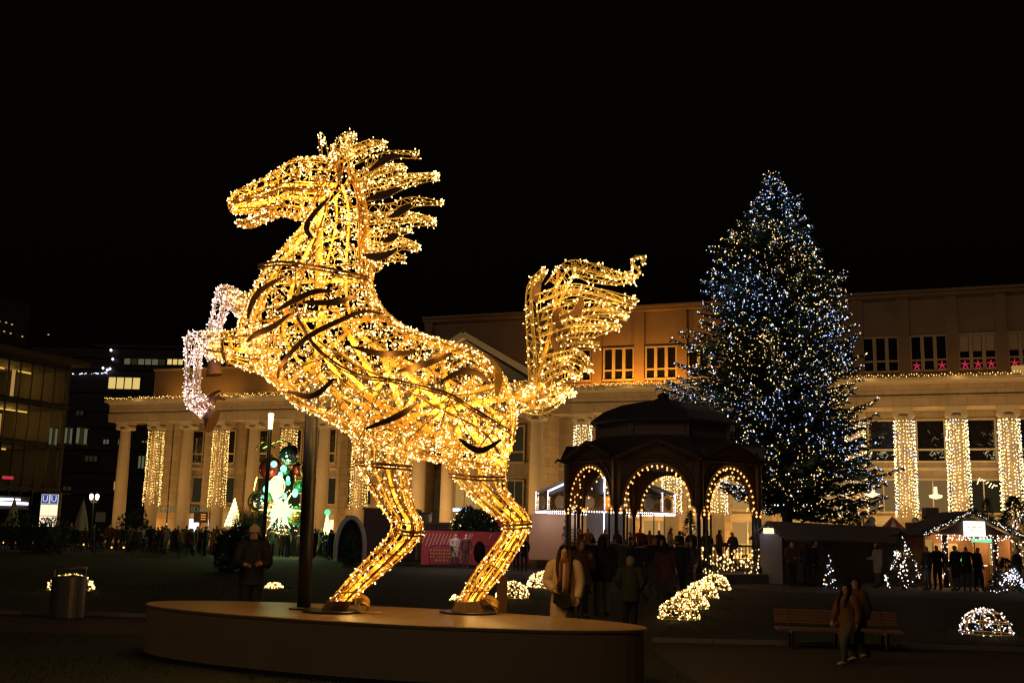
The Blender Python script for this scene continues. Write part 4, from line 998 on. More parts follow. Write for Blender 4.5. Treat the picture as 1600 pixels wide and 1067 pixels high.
# ================================================================== carousel
CC = base(945, 59.0); car = thing('carousel', CC, 'carousel with a white lit rim and a plain beige panel wall', 'carousel'); CRD = 3.65
NS = 14
def cv(r, k, z): a = 2*math.pi*k/NS + .12; return Vector((r*math.cos(a), r*math.sin(a), z))
m = MB(); m.rings([[cv(CRD, k, 0) for k in range(NS)], [cv(CRD, k, .45) for k in range(NS)]]); m.build('base', 'wood_dark', car)
for k in range(NS):
    A, B = cv(CRD, k, 2.95), cv(CRD, k+1, 2.95); c = (A+B)/2; n_ = Vector((c.x, c.y, 0)).normalized(); u = (B-A).normalized(); L = (B-A).length
    m = MB(); top = [A.lerp(B, i/8) + Vector((0, 0, .72 + .22*math.sin(math.pi*i/8))) for i in range(9)]; m.plate([A, B] + top[::-1], n_*.06); pn = m.build('rounding_board', 'bauble_gold', car)
    m = MB(); m.lathe([(.34, -.04), (.34, .02)], 12, c + n_*.09 + Vector((0, 0, .45)), axis=n_); m.build('painted_medallion', 'canvas', pn)
    b = MB()
    for i in range(12): b.octa(A.lerp(B, (i+.5)/12) + n_*.12 + Vector((0, 0, -.03)), .055, None, 1)
    for i in range(9): b.octa(A + n_*.12 + Vector((0, 0, .12+.11*i)), .055, None, 1)
    b.build('light_bulbs', 'bulb_white', pn, kind='stuff')
    m = MB(); m.bar(A*1.02 + Vector((0, 0, .95)), Vector((0, 0, 5.5)), .09, .09); rb = m.build('roof_rib', 'strip_white' if k in (8, 10) else 'white_paint', car)
    m = MB(); m.plate([A+Vector((0, 0, .88)), B+Vector((0, 0, .88)), Vector((0, 0, 5.4))], (0, 0, -.04)); m.build('roof_panel', 'tent_grey', car)
    if k % 2 == 0: m = MB(); m.stick(cv(CRD-.4, k, .45), cv(CRD-.4, k, 3.0), .04); m.build('pole', 'strip_white' if k in (10,) else 'chrome', car)
m = MB(); m.lathe([(1.0, .45), (1.0, 3.2)], 14); m.build('centre_drum', 'white_paint', car)
m = MB(); p0, p1 = base(826, 55.5) - CC, base(907, 55.0) - CC; m.bar(p0 + Vector((0, 0, 1.62)), p1 + Vector((0, 0, 1.62)), .08, 2.25); m.build('wall_panel', 'beige_panel', car)
nn = (p1-p0).cross(Vector((0, 0, 1))).normalized(); nn = nn if nn.y < 0 else -nn
pr = MB(); q = p0.lerp(p1, .66)
path_pts = [q + (p1-p0)*.0 + Vector((0, 0, .7)), q + (p1-p0)*.05 + Vector((0, 0, 1.3)), q + (p1-p0)*-.02 + Vector((0, 0, 1.7)), q + (p1-p0)*.07 + Vector((0, 0, 2.1)), q + (p1-p0)*.02 + Vector((0, 0, 2.5))]
pr.tube([x + nn*.05 for x in smooth_path(path_pts, 4)], .05, 5, flat=.4)
for i in range(9):
    c = path_pts[i % 5] + nn*.05 + (p1-p0)*rnd(-.05, .1) + Vector((0, 0, rnd(-.1, .1))); pr.sphere(c, rnd(.06, .13), 6, 4)
pr.build('painted_scroll', 'print_dark', car); pr = MB()
for i in range(8): c = p0.lerp(p1, .87) + nn*.05 + Vector((0, 0, .9+.16*i)); pr.bar(c - (p1-p0)*.06, c + (p1-p0)*(.05+rnd(0, .04)), .02, .05)
pr.build('text_lines', 'print_dark', car)
for px, y in ((850, 812), (900, 812), (945, 812), (990, 812), (1030, 812)): lamp('rim_glow', at(px, y, 54.6), 7, (.86, .84, 1), None, .2)
lamp('panel_fill', at(862, 800, 53.2), 60, (1, .66, .42), None, .2)  # unseen fill lamp added to brighten the beige wall panel
m = MB(); p = p0 + Vector((-.2, .5, 0)); m.lathe([(.05, .4), (.05, 2.7)], 8, p); m.build('corner_post', 'white_paint', car)
# ================================================================== long hut and gabled hut
HO = base(1224, 44.0); hd = (base(1424, 54.0) - HO).normalized(); hL = (base(1424, 54.0) - HO).length; hrz = math.atan2(hd.y, hd.x)
hut = thing('market_hut', HO, 'long dark market hut seen from behind with a pale grey plank gable end', 'hut', hrz)
m = MB(); m.span(0.02, hL, .02, 1.15, .05, 1.80); m.build('back_wall', 'wood_dark', hut)
for i in range(9): m = MB(); m.span(-.03, .0, .02+.13*i, .02+.13*i+.122, .02, 1.83 + (.10*(4.5-abs(i-4.0)))); m.build('plank', 'hut_side', hut)
for y0, s in ((-.22, 1), (1.4, -1)):
    m = MB(); m.plate([(-.15, y0, 1.72), (hL+.2, y0, 1.72), (hL+.2, .585, 2.42), (-.15, .585, 2.42)], (0, 0, .06)); m.build('roof', 'roof_slate', hut)
m = MB(); m.span(-.06, -.031, .35, .8, 1.98, 2.2); m.build('lit_window', 'pane_bright', hut)
for i in range(14): m = MB(); m.span(.3+i*.9, .3+i*.9+.86, -.02, .018, .08, 1.7); m.build('back_plank', 'wood_dark', hut)
lamp('hut_light', HO + Vector((-.9, .1, 2.1)), 3.5, (.9, .85, 1), None, .1)
GO = base(1517, 45.5); gh = thing('gabled_hut', GO, 'gabled wooden market hut with lit white sign and garlands of lights', 'hut', R(4))
def rel(px, py, Y): return (Matrix.Rotation(-R(4), 3, 'Z') @ (at(px, py, Y) - GO))
m = MB(); m.span(-1.7, 1.9, 2.1, 2.2, .0, 2.6); m.build('back_wall', 'wood_hut', gh)
for i in range(12): m = MB(); m.span(-1.7, 1.9, 2.06, 2.095, .05+.21*i, .05+.21*i+.195); m.build('plank', 'wood_hut', gh)
for sx in (-1.75, 1.95): m = MB(); m.span(sx-.04, sx+.04, .3, 2.2, 0, 2.0); m.build('side_wall', 'wood_hut', gh)
AX = Vector((-.06, -.5, 2.98))
for sx, ex_, ez in ((-1, -2.25, 1.98), (1, 2.2, 1.92)):
    m = MB(); m.plate([(ex_, -.6, ez), (AX.x, -.6, AX.z), (AX.x, 2.4, AX.z), (ex_, 2.4, ez)], (0, 0, .10)); m.build('roof', 'wood_dark', gh)
    m = MB()
    for i in range(900):
        f = random.random(); p = Vector((ex_ + (AX.x-ex_)*f, rnd(-.75, -.5), ez + (AX.z-ez)*f + .08 + rnd(-.12, .14))); e = rvec()*.14; wn = e.cross(rvec()).normalized()*.02; o = len(m.v); m.v += [p-wn, p+wn, p+e]; m.face((o, o+1, o+2))
    m.build('fir_garland', 'needles', gh, kind='stuff')
m = MB(); m.plate([(-1.6, -.35, 2.12), (1.6, -.35, 2.12), (AX.x, -.35, 2.85)], (0, .06, 0)); m.build('gable_board', 'wood_dark', gh)
m = MB(); m.box((.06, -.42, 2.36), (.88, .08, .62)); sgp = m.build('sign_panel', 'sign_white', gh)
for k in range(5): m = MB(); m.box((-.2 + .12*k + rnd(-.02, .02), -.465, 2.42 - .13*(k % 2)), (.07 + .05*(k % 3), .01, .05)); m.build('faint_letter', 'sign_mark', sgp)
lamp('sign_glow', GO + Vector((.1, -.9, 2.3)), 5, (1, .85, .65), None, .2)
for px in (1480, 1561):
    p = rel(px, 918, 44.9); m = MB(); m.span(p.x-.08, p.x+.08, -.55, -.39, 0, 2.1); po = m.build('post', 'wood_dark', gh); b = MB()
    for i in range(46): a = rnd(0, 6.28); b.octa((p.x + .13*math.cos(a), -.47 + .13*math.sin(a), rnd(.1, 2.1)), rnd(.016, .030), None, 1.1)
    b.build('light_bulbs', 'bulb_pink', po, kind='stuff')
b = MB(); wr_ = MB()
for i in range(120):
    x = rnd(-1.6, 1.6); b.octa((x, -.48 + rnd(-.06, .06), 2.02 + rnd(-.13, .10)), rnd(.014, .028), None, 1.1)
for i in range(60): f = random.random(); b.octa((-2.2 + 2.1*f, -.66, 2.06 + .98*f + rnd(-.06, .08)), rnd(.014, .026), None, 1.1)
for i in range(40): f = random.random(); b.octa((2.15 - 2.1*f, -.66, 2.0 + 1.0*f + rnd(-.06, .08)), rnd(.014, .026), None, 1.1)
wr_.tube([(-1.6 + .2*i, -.48, 2.02 + .03*math.sin(i)) for i in range(17)], .012, 4); gl = wr_.build('light_garland', 'wire_dark', gh); b.build('light_bulbs', 'bulb_pink', gl, kind='stuff')
m = MB(); m.span(-.6, .55, .25, .95, 0, .95); m.build('counter', 'wood_dark', gh); m = MB(); m.span(-.6, .45, 1.9, 2.0, 1.0, 1.75); m.build('shutter', 'canvas', gh)
m = MB(); m.span(.75, 1.28, 1.0, 1.06, .85, 1.85); m.build('lit_doorway', 'pane_bright', gh); m = MB(); m.span(1.5, 1.85, 1.2, 1.26, .9, 1.9); m.build('lit_window', 'pane_warm', gh)
m = MB(); m.span(-.1, .72, -.50, -.46, 1.84, 1.96); m.build('green_sign_light', 'glow_green', gh)
m = MB(); m.span(.72, 1.3, .9, .96, .9, 1.86)
for x in (.70, 1.0, 1.30): m.span(x-.03, x+.03, .95, 1.0, .85, 1.9)
m.build('door_frame', 'wood_hut', gh)
for x, y, z, pw in ((-1.2, .6, 1.8, 48), (.2, 1.3, 1.9, 34), (1.2, .2, 1.8, 44)): lamp('hut_lamp', GO + Vector((x, y, z)), pw, (1, .6, .25), None, .1)
for k, (x0, x1, z0, z1, mt) in enumerate(((-2.6, -1.95, 1.15, 1.35, 'pane_warm'), (-1.65, -1.0, 1.0, 1.9, 'pane_warm'))):
    m = MB(); m.span(x0, x1, 1.2, 1.25, z0, z1); m.build('lit_shelf', mt, gh)
m = MB(); c = Vector((-.02, .75, 1.12)); m.sphere(c, .08, 8, 6); m.build('green_lantern', 'glow_green', gh)
# roof sign in the shape of a striped tent on the stall behind
TP = base(1398, 60.0); t = thing('tent_stall', TP, 'small stall with a striped red and white tent top above the long hut', 'stall')
for k in range(12):
    a0, a1 = 2*math.pi*k/12, 2*math.pi*(k+1)/12; r = 1.0; m = MB(); m.plate([(r*math.cos(a0), r*math.sin(a0), 2.15), (r*math.cos(a1), r*math.sin(a1), 2.15), (0, 0, 3.15)], (0, 0, -.03)); m.build('tent_stripe', 'banner' if k % 2 else 'banner_white', t)
m = MB(); m.lathe([(.98, 0), (.98, 2.12)], 12); m.build('stall_wall', 'wood_hut', t); m = MB(); m.lathe([(1.0, 2.0), (1.03, 2.16)], 12); m.build('lit_valance', 'pane_warm', t)
for x in (-1.25, 1.15): m = MB(); m.sphere((x, 0, 2.5), .35, 10, 7); m.sphere((x+.1, 0, 2.9), .22, 8, 6); m.stick((x, 0, 0), (x, 0, 2.3), .06); m.build('pale_figure', 'white_paint', t)
lamp('stall_glow', TP + Vector((0, -1.8, 2.6)), 9, (1, .6, .3), None, .2)
for px0, px1, py0, py1, Y, mt, lab, nm in ((1180, 1203, 850, 900, 46, 'beige_panel', 'pale round topped stand between the bandstand and the long hut', 'stand'), (1448, 1468, 793, 805, 62, 'tent_grey', 'plain grey box standing above the gabled hut roof', 'box')):
    a = base((px0+px1)/2, Y); z0, z1 = at(px0, py1, Y).z, at(px0, py0, Y).z; wd = (px1-px0)*Y/1700; o = thing(nm + '_unit' if nm == 'box' else 'drinks_stand', a, lab, 'stand'); m = MB(); m.lathe([(wd/2, max(0, z0)), (wd/2*1.02, z1-.1), (wd/2*.8, z1)], 14) if nm == 'stand' else m.span(-wd/2, wd/2, -.3, .3, 0, z1); m.build('body', mt, o); m = MB(); m.lathe([(wd/2*1.05, 0.0), (wd/2*1.05, .06)], 12); m.build('foot', 'iron', o)
# ================================================================== left: glass museum and dark office tower
GA, GB = base(-165, 82.0), base(86, 97.0); gd = (GB-GA).normalized(); gL = (GB-GA).length; grz = math.atan2(gd.y, gd.x)
mus = thing('glass_building', GA, 'dark glass fronted building on the far left with amber lit floors', 'building', grz)
gsp = lambda px, py=640: ((on_plane(px, py, GA, Vector((gd.y, -gd.x, 0))) - GA).dot(gd))
gz = lambda px, py: on_plane(px, py, GA, Vector((gd.y, -gd.x, 0))).z
FL = [0, 4.6, 8.4, 11.9, 15.4]
for i, z in enumerate(FL[1:]): m = MB(); m.span(-8, gL, .05, 9, z-.28, z+.28); m.build('floor_slab', 'concrete', mus)
m = MB(); m.span(-8, gL, 9, 9.3, 0, 21); m.build('back_wall', 'concrete', mus); m = MB(); m.span(gL-.3, gL, 0, 9, 0, 16.5); m.build('end_wall', 'concrete', mus)
m = MB(); m.span(-8, gL+1, -1.2, 9.3, 15.69, 16.1); m.build('roof', 'roof_slate', mus)
m = MB(); m.span(-8, gL-3, 2.5, 9.3, 16.15, 20.8); m.build('top_storey', 'tower_band', mus)
x = -8.0; k = 0
while x < gL-.1:        # curtain wall: mullions and panes
    m = MB(); m.span(x-.05, x+.05, -.12, .02, 3.2, 15.4); m.build('mullion', 'iron', mus); x += 1.3; k += 1
for z in (4.6, 8.4, 11.9, 15.4): m = MB(); m.span(-8, gL, -.13, .04, z-.10, z+.10); m.build('transom', 'iron', mus)
for x0, x1, z in ((gsp(-60), gsp(38, 575), 14.75), (gsp(61, 580), gsp(81, 583), 14.75), (gsp(2, 635), gsp(74, 645), 11.3), (gsp(-90, 635), gsp(-6, 640), 11.3), (gsp(22, 703), gsp(40, 706), 7.9)):
    m = MB(); m.span(x0, x1, 2.2, 2.35, z-.06, z+.06); m.build('cove_light', 'strip_amber', mus); n = 2 if x1-x0 > 3 else 1
    for q in range(n): lamp('cove_glow', GA + (Matrix.Rotation(grz, 3, 'Z') @ Vector((x0 + (x1-x0)*(q+.5)/n, 3.8, z-.8))), 85, (1, .52, .09), None, .3)
for px, py, h in ((18, 604, 2.0), (67, 606, 3.4), (11, 672, 1.9), (46, 672, 3), (28, 715, 1.8)):
    s = gsp(px, py); z = gz(px, py); m = MB(); m.span(s-.15, s+.15, 3.4, 3.5, z-h/2, z+h/2); m.build('lit_opening', 'pane_warm', mus)
for (px0, px1, py0, py1) in ((75, 88, 668, 694), (99, 111, 668, 692), (117, 135, 668, 692)):
    s0, s1 = gsp(px0, 680), gsp(px1, 680); z0, z1 = gz(px0, py1), gz(px0, py0); t = .1; m = MB(); m.span(s0-t, s1+t, -.2, -.1, z0-t, z0); m.span(s0-t, s1+t, -.2, -.1, z1, z1+t); wdw = m.build('window', 'concrete', mus)
    for q in range(3): g = MB(); a = s0 + (s1-s0)*q/3; g.span(a+.04, a+(s1-s0)/3*.8, -.17, -.13, z0, z1); g.build('curtain', 'pane_dim' if q == 1 else 'pane_greenish', wdw)
b = MB()
for px, py in ((2, 491), (12, 495), (22, 498), (32, 500), (42, 502), (51, 505), (21, 510), (39, 516), (49, 519), (67, 524), (107, 521), (14, 478)): b.octa((gsp(px, py), 2.3, gz(px, py)), .10, None, .6)
b.build('roof_downlights', 'pane_yellow', mus, kind='stuff')
m = MB(); m.span(gsp(0), gsp(0)+.9*2.4, -.3, -.2, gz(0, 789), gz(0, 784)); m.span(gsp(-60), gsp(40, 786), -.3, -.2, gz(0, 787), gz(0, 783)); m.build('shop_light', 'strip_white', mus); m = MB(); m.span(gsp(-60), gsp(28, 778), -.3, -.2, gz(0, 781), gz(0, 777.5)); m.build('shop_light', 'strip_white', mus)
m = MB(); m.span(gsp(-60), gsp(44, 776), -.2, .6, gz(0, 795), gz(0, 774)); m.build('shop_fascia', 'concrete', mus); m = MB(); m.box((gsp(8, 745), -.3, gz(8, 746)), (1.1, .1, .25)); m.build('red_sign', 'glow_red', mus)
lamp('shop_glow', at(10, 800, 83), 60, (.9, .88, 1), None, .3)
# lower dark wing between glass building and tower
TY = 150.0; T0 = base(84, TY); tow = thing('office_tower', T0, 'dark office block with scattered lit windows behind the colonnade corner', 'building')
tx = lambda px: (px-84)*TY/1700; tz = lambda px, py: at(px, py, TY).z
m = MB(); m.span(tx(20), tx(305), .3, 22, 0, tz(200, 545)); m.build('wall', 'black_facade', tow); m = MB(); m.span(tx(120), tx(310), .0, 21, tz(200, 543), tz(200, 538)); m.build('roof_edge', 'tower_band', tow)
for z_ in (556, 574, 610, 640, 665, 700, 735, 770): m = MB(); m.span(tx(20), tx(305), -.05, .29, tz(180, z_)-.25, tz(180, z_)+.25); m.build('floor_band', 'tower_band', tow)
def twin(px0, px1, py0, py1, mt, n):
    x0, x1, z0, z1 = tx(px0), tx(px1), tz((px0+px1)/2, py1), tz((px0+px1)/2, py0); f = MB(); t = .12
    f.span(x0-t, x1+t, .05, .28, z0-t, z0); f.span(x0-t, x1+t, .05, .28, z1, z1+t)
    for k in range(n+1): x = x0 + (x1-x0)*k/n; f.span(x-t/2, x+t/2, .06, .27, z0, z1)
    o = f.build('window', 'iron', tow)
    for k in range(n):
        g = MB(); g.span(x0+(x1-x0)*k/n+t/2, x0+(x1-x0)*(k+1)/n-t/2, .2, .26, z0, z1); g.build('pane', random.choice(mt) if isinstance(mt, (list, tuple)) else mt, o)
for a in ((146, 197, 589, 607, 'pane_yellow', 4), (216, 240, 594, 604, ['pane_dim', 'glass_dark'], 3), (168, 234, 560, 569, ['pane_greenish', 'pane_dim', 'pane_dim'], 6), (236, 262, 559, 569, ['pane_greenish', 'pane_yellow'], 3), (262, 286, 559, 569, 'pane_greenish', 3), (153, 163, 624, 638, ['pane_greenish', 'pane_warm'], 2),
    (171, 175, 652, 662, 'pane_greenish', 1), (146, 156, 686, 693, 'pane_greenish', 2), (169, 175, 686, 694, 'pane_greenish', 2), (203, 219, 712, 731, ['pane_greenish', 'pane_dim'], 3), (206, 216, 688, 691, 'pane_greenish', 2), (168, 180, 752, 765, 'pane_warm', 2), (100, 112, 640, 648, 'pane_dim', 2), (120, 140, 712, 720, 'pane_dim', 3), (90, 104, 760, 772, 'pane_dim', 2)): twin(*a)
b = MB()
for i in range(24): px = rnd(90, 152); b.octa((tx(px), -.2, tz(px, 584 - .03*(px-90) + rnd(-1, 1))), rnd(.06, .14), None, .5)
for px, py in ((152, 561), (138, 575), (145, 578), (149, 576), (148, 547)): b.octa((tx(px), -.3, tz(px, py)), .22, None, 1)
b.build('facade_lights', 'bulb_white', tow, kind='stuff')
m = MB()
for x0, x1, y0, y1 in ((88, 140, 800, 790), (140, 160, 790, 772)): m.bar(base(x0, 100) - T0 + Vector((0, 0, at(x0, y0, 100).z)), base(x1, 100) - T0 + Vector((0, 0, at(x1, y1, 100).z)), .1, .1)
# ================================================================== underground sign, parasols, lanterns
UP = base(71, 80.0); us = thing('underground_sign', UP, 'tall lit white underground station sign with two blue letters U', 'sign'); ux = lambda px: (px-71)*80/1700; uz = lambda py: at(71, py, 80).z
m = MB(); m.span(ux(57), ux(85), .0, .5, 0, uz(769)); m.build('cabinet', 'iron', us)
for r_, (p0, p1) in enumerate(((772, 787), (788, 805), (806, 822))):
    for c_, (a, b_) in enumerate(((58, 70.7), (71.3, 84))): m = MB(); m.span(ux(a), ux(b_), -.05, .0, uz(p1), uz(p0)); m.build('lit_panel', 'sign_station' if r_ else 'sign_pale', us)
for px in (64.3, 77.7):
    m = MB(); c = (ux(px), -.06, uz(779.5)); m.box(c, (.52, .015, .62)); m.build('blue_square', 'sign_blue', us)
    me = text_mesh('U', .62, .01); me.materials.append(M['sign_pale']); o = place('letter_u', me, us, loc=(c[0], -.085, c[2])); o.rotation_euler = (R(90), 0, 0)
lamp('sign_glow', UP + Vector((0, -1.2, 2.2)), 16, (1, .85, .6), None, .4)
def parasol(px, Y, py0, py1, label):
    p = base(px, Y); t = thing('closed_parasol', p, label, 'parasol'); z0, z1 = at(px, py1, Y).z, at(px, py0, Y).z; m = MB(); r = []
    for f, q in ((0, .42), (.25, .36), (.6, .22), (.9, .08), (1, .03)): r.append([Vector((q*(1+.18*math.cos(4*a))*math.cos(a), q*(1+.18*math.cos(4*a))*math.sin(a), z0+(z1-z0)*f)) for a in [2*math.pi*i/16 for i in range(16)]])
    m.rings(r); m.build('canopy', 'canvas', t); m = MB(); m.stick((0, 0, 0), (0, 0, z1+.1), .04); m.build('pole', 'iron', t); m = MB(); m.lathe([(.35, 0), (.35, .08)], 12); m.build('foot', 'concrete', t)
parasol(15, 72, 778, 823, 'closed cream parasol at the far left edge near white shop lights'); parasol(124, 74, 781, 828, 'closed cream parasol left of the twin globe street lamp')
def twin_lamp(px, Y, py):
    p = base(px, Y); t = thing('street_lamp', p, 'street lamp with two glowing globes beside the closed parasol', 'street lamp'); z = at(px, py, Y).z; m = MB(); m.lathe([(.12, 0), (.07, .4), (.045, z-.3), (.05, z-.1)], 10); m.build('post', 'iron', t)
    for sx in (-.2, .2):
        m = MB(); m.tube([(0, 0, z-.35), (sx, 0, z-.3), (sx, 0, z-.15)], .03, 6); a = m.build('arm', 'iron', t); m = MB(); m.smooth = True; m.lathe([(.07, -.15), (.14, .05), (.12, .2), (.03, .26)], 10, (sx, 0, z)); m.build('globe', 'globe', a)
    lamp('lamp_light', p + Vector((0, -.3, z)), 45, (1, .75, .42), None, .2)
twin_lamp(140, 76, 777)
p = base(409, 50); z1 = at(416, 645, 50).z; t = thing('lamp_column', p, 'tall slim dark lamp column with a glowing tip in front of the bauble display', 'street lamp')
m = MB(); m.smooth = True; m.lathe([(.13, 0), (.13, .9), (.095, 1.0), (.085, z1-.75)], 12); m.build('column', 'iron', t); m = MB(); m.smooth = True; m.lathe([(.10, z1-.75), (.13, z1-.1), (.15, z1-.06), (.08, z1)], 12); m.build('glowing_tip', 'lamp_tip', t); lamp('lamp_light', p + Vector((0, -.4, z1)), 25, (1, .72, .35), None, .15)
# ================================================================== bauble display in green light
DB = base(440, 72.0); bd = thing('bauble_display', DB, 'towering display of giant baubles and glowing shapes in green light', 'light display'); SB = 72/1700
def bp(px, py, dy=0.): q = at(px, py, 72 + dy) - DB; return q
def bauble(px, py, rp, mt, dy=0., ring=None, name='bauble'):
    m = MB(); m.smooth = True; c = bp(px, py, dy); m.sphere(c, rp*SB, 18, 12); o = m.build(name, mt, bd); m = MB(); m.lathe([(rp*SB*.22, 0), (rp*SB*.22, rp*SB*.25)], 10, c + Vector((0, 0, rp*SB*.96))); m.build('cap', 'bauble_gold', o)
    if ring: m = MB(); m.tube([c + Vector((rp*SB*1.12*math.cos(a), -.1, rp*SB*1.12*math.sin(a))) for a in [2*math.pi*i/24 for i in range(25)]], .07, 6); m.build('ring', ring, o)
for a in ((452, 712, 16, 'chrome', -1.0), (423, 732, 18, 'bauble_red', -.6, None), (406, 784, 15, 'chrome', -.8, 'bauble_gold'), (424, 768, 9, 'bauble_green', -.9, None), (470, 760, 9, 'bauble_green', -.5, 'bauble_gold'), (466, 733, 10, 'bauble_red', -.2, None), (464, 806, 12, 'bauble_gold', -1.0, 'bauble_green'), (446, 735, 7, 'bauble_green', -.9, None), (428, 725, 5, 'glow_mint', -1.6), (443, 732, 5, 'glow_mint', -1.4), (450, 754, 4, 'glow_green', -1.2), (417, 764, 6, 'glow_mint', -1.3), (418, 778, 5, 'bauble_green', -1.5, None)): bauble(*a)
m = MB(); c = bp(433, 760, -1.4); m.smooth = True; m.sphere(c, .46, 12, 8, 0, (.85, .5, 1.35)); m.build('glowing_oval', 'glow_lemon', bd)
b = MB()
for i in range(70): a = 2*math.pi*i/70; b.octa(c + Vector((.48*math.cos(a), .0, .66*math.sin(a))), .05, None, 1)
b.build('oval_bulbs', 'bulb_warm', bd, kind='stuff')
m = MB(); c = bp(438, 797, -1.5)
for i in range(12): a = 2*math.pi*i/12; m.tube([c, c + Vector((math.cos(a)*(1.35 if i % 2 == 0 else .8), rnd(-.2, .2), math.sin(a)*(1.25 if i % 2 == 0 else .8)))], [.16, .03], 5)
m.build('glowing_star', 'glow_lemon', bd); b = MB(); bg_ = MB()
for i in range(330): q = bp(438 + random.gauss(0, 12), 806 + random.gauss(0, 14), rnd(-1.4, -.2)); (b if random.random() < .75 else bg_).octa(q, rnd(.03, .06), None, 1)
b.build('light_bulbs', 'bulb_warm', bd, kind='stuff'); bg_.build('light_bulbs', 'glow_mint', bd, kind='stuff'); m = MB()
for px, py in ((445, 775), (433, 782), (436, 800), (440, 790), (447, 786), (446, 720), (438, 742), (450, 748), (420, 757), (432, 772), (428, 806), (452, 800), (445, 812), (461, 770)): m.sphere(bp(px, py, -1.3), rnd(.12, .27), 8, 6, 0, (.8, .6, 1.2))
m.build('glowing_shapes', 'glow_mint', bd, kind='stuff')
m = MB(); m.lathe([(1.5, 0), (1.2, 1.5), (.55, 4), (.3, 5.6)], 9, (0, .9, 0)); m.build('core', 'iron', bd)
for pts in (((399, 702), (412, 690), (430, 700)), ((401, 745), (397, 765), (400, 790)), ((410, 700), (440, 688), (465, 700)), ((480, 706), (470, 730), (474, 745))): m = MB(); m.tube(smooth_path([bp(x, y, -.7) for x, y in pts], 5), .06, 6); m.build('curved_frame', 'bauble_gold', bd)
for px, py, pw, c in ((430, 715, 26, (.2, 1, .5)), (440, 760, 40, (.7, 1, .35)), (440, 800, 55, (.8, 1, .4)), (420, 770, 18, (.2, 1, .5)), (470, 800, 20, (.3, 1, .4))): lamp('display_glow', at(px, py, 69.0), pw*3.4, c, None, .3)
def light_cone(px, Y, py0, py1, wp, label, mt, top=None):
    p = base(px, Y); t = thing('light_tree', p, label, 'light decoration'); z0, z1 = at(px, py1, Y).z, at(px, py0, Y).z; s = wp*Y/1700/2; m = MB(); b = MB()
    for k in range(8): a = 2*math.pi*k/8; m.stick((s*math.cos(a), s*math.sin(a), max(z0, .05)), (0, 0, z1), .035)
    for i in range(240): f = i/240; r = s*(1-f); a = f*44; b.octa((r*math.cos(a), r*math.sin(a), z0 + (z1-z0)*f), rnd(.035, .07), None, 1)
    m.build('frame', mt, t); b.build('light_bulbs', 'bulb_warm' if top is None else mt, t, kind='stuff'); m = MB(); m.lathe([(.1, 0), (.1, max(.1, z0))], 8); m.build('foot', 'iron', t)
    if top: m = MB(); m.sphere((0, 0, z1), .2, 8, 6); m.build('tip', top, t)
    lamp('tree_light', p + Vector((0, -1.2, (z0+z1)/2)), 16, (.9, 1, .45), None, .3); return t
light_cone(361, 70, 779, 822, 26, 'glowing cone shaped light tree left of the lamp column', 'glow_lemon'); light_cone(508, 74, 800, 838, 11, 'thin light tree with a green tip right of the support pole', 'glow_lemon', 'glow_green')
t = thing('reed_planting', base(389, 68), 'clump of tall grass lit pale green beside the lamp column', 'plant'); m = MB()
for i in range(240): x = rnd(-1.0, .7); y = rnd(-.3, .3); m.tube([(x, y, 0), (x+rnd(-.1, .1), y, 1.6), (x+rnd(-.5, .5), y, 2.6+rnd(-.3, .5))], [.02, .02, .004], 3)
m.build('reeds', 'blade', t, kind='stuff'); lamp('reed_light', base(390, 66.5, 1.2), 22, (.6, 1, .6), None, .2)
# ================================================================== arch, tent, containers, banner fence
AC = base(546, 62.0); ar = thing('arch_portal', AC, 'pale rimmed dark arch between the pole and the grey tent', 'arch'); sA = 62/1700
m = MB(); out = [Vector((math.cos(a)*22*sA, 0, .8 + math.sin(a)*(at(546, 808, 62).z-.8))) for a in [math.pi*i/18 for i in range(19)]]; out = [Vector((22*sA, 0, 0))] + out + [Vector((-22*sA, 0, 0))]
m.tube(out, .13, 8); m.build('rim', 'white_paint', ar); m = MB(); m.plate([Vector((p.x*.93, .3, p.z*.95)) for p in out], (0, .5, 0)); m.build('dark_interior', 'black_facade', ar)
def crate(px0, px1, py0, Y, depth, mt, label, nm, py_roof=None):
    p = base((px0+px1)/2, Y); wd = (px1-px0)*Y/1700; h = at((px0+px1)/2, py0, Y).z; t = thing(nm, p, label, nm.split('_')[-1]); n = max(2, int(wd/1.2))
    for i in range(n): m = MB(); m.span(-wd/2 + wd*i/n + .012, -wd/2 + wd*(i+1)/n - .012, 0, depth, .05, h); m.build('side_panel', mt, t)
    m = MB(); m.span(-wd/2-.06, wd/2+.06, -.08, depth+.06, h+.005, h+.12); m.build('roof_edge', 'roof_lead', t); return t
crate(566, 648, 797, 66, 3, 'tent_grey', 'large dull grey tent box between arch and banner fence', 'market_tent')
crate(646, 668, 803, 68, 2.5, 'white_paint', 'white container with a lit upper band behind the left banner end', 'storage_container')
crate(660, 700, 819, 62, 2.2, 'tent_grey', 'low pale container just above the banner fence', 'low_container')
BA0, BA1 = base(657, 57), base(830, 60); bf = thing('banner_fence', BA0, 'red banner fence with white print and rows of golden text', 'banner', math.atan2((BA1-BA0).y, (BA1-BA0).x)); bL = (BA1-BA0).length; bh = at(700, 829, 57.6).z
for i in range(3):
    m = MB(); n = 12; x0 = bL*i/3+.02; x1 = bL*(i+1)/3-.02
    top = [Vector((x0+(x1-x0)*k/n, .02*math.sin(k*1.9+i), bh)) for k in range(n+1)]; bot = [Vector((p.x, .03*math.sin(p.x*5), .08)) for p in top]; m.plate(bot + top[::-1], (0, .02, 0)); m.build('banner_cloth', 'banner', bf)
for i in range(4): m = MB(); m.stick((bL*i/3, .06, 0), (bL*i/3, .06, bh+.1), .03); m.build('post', 'steel', bf)
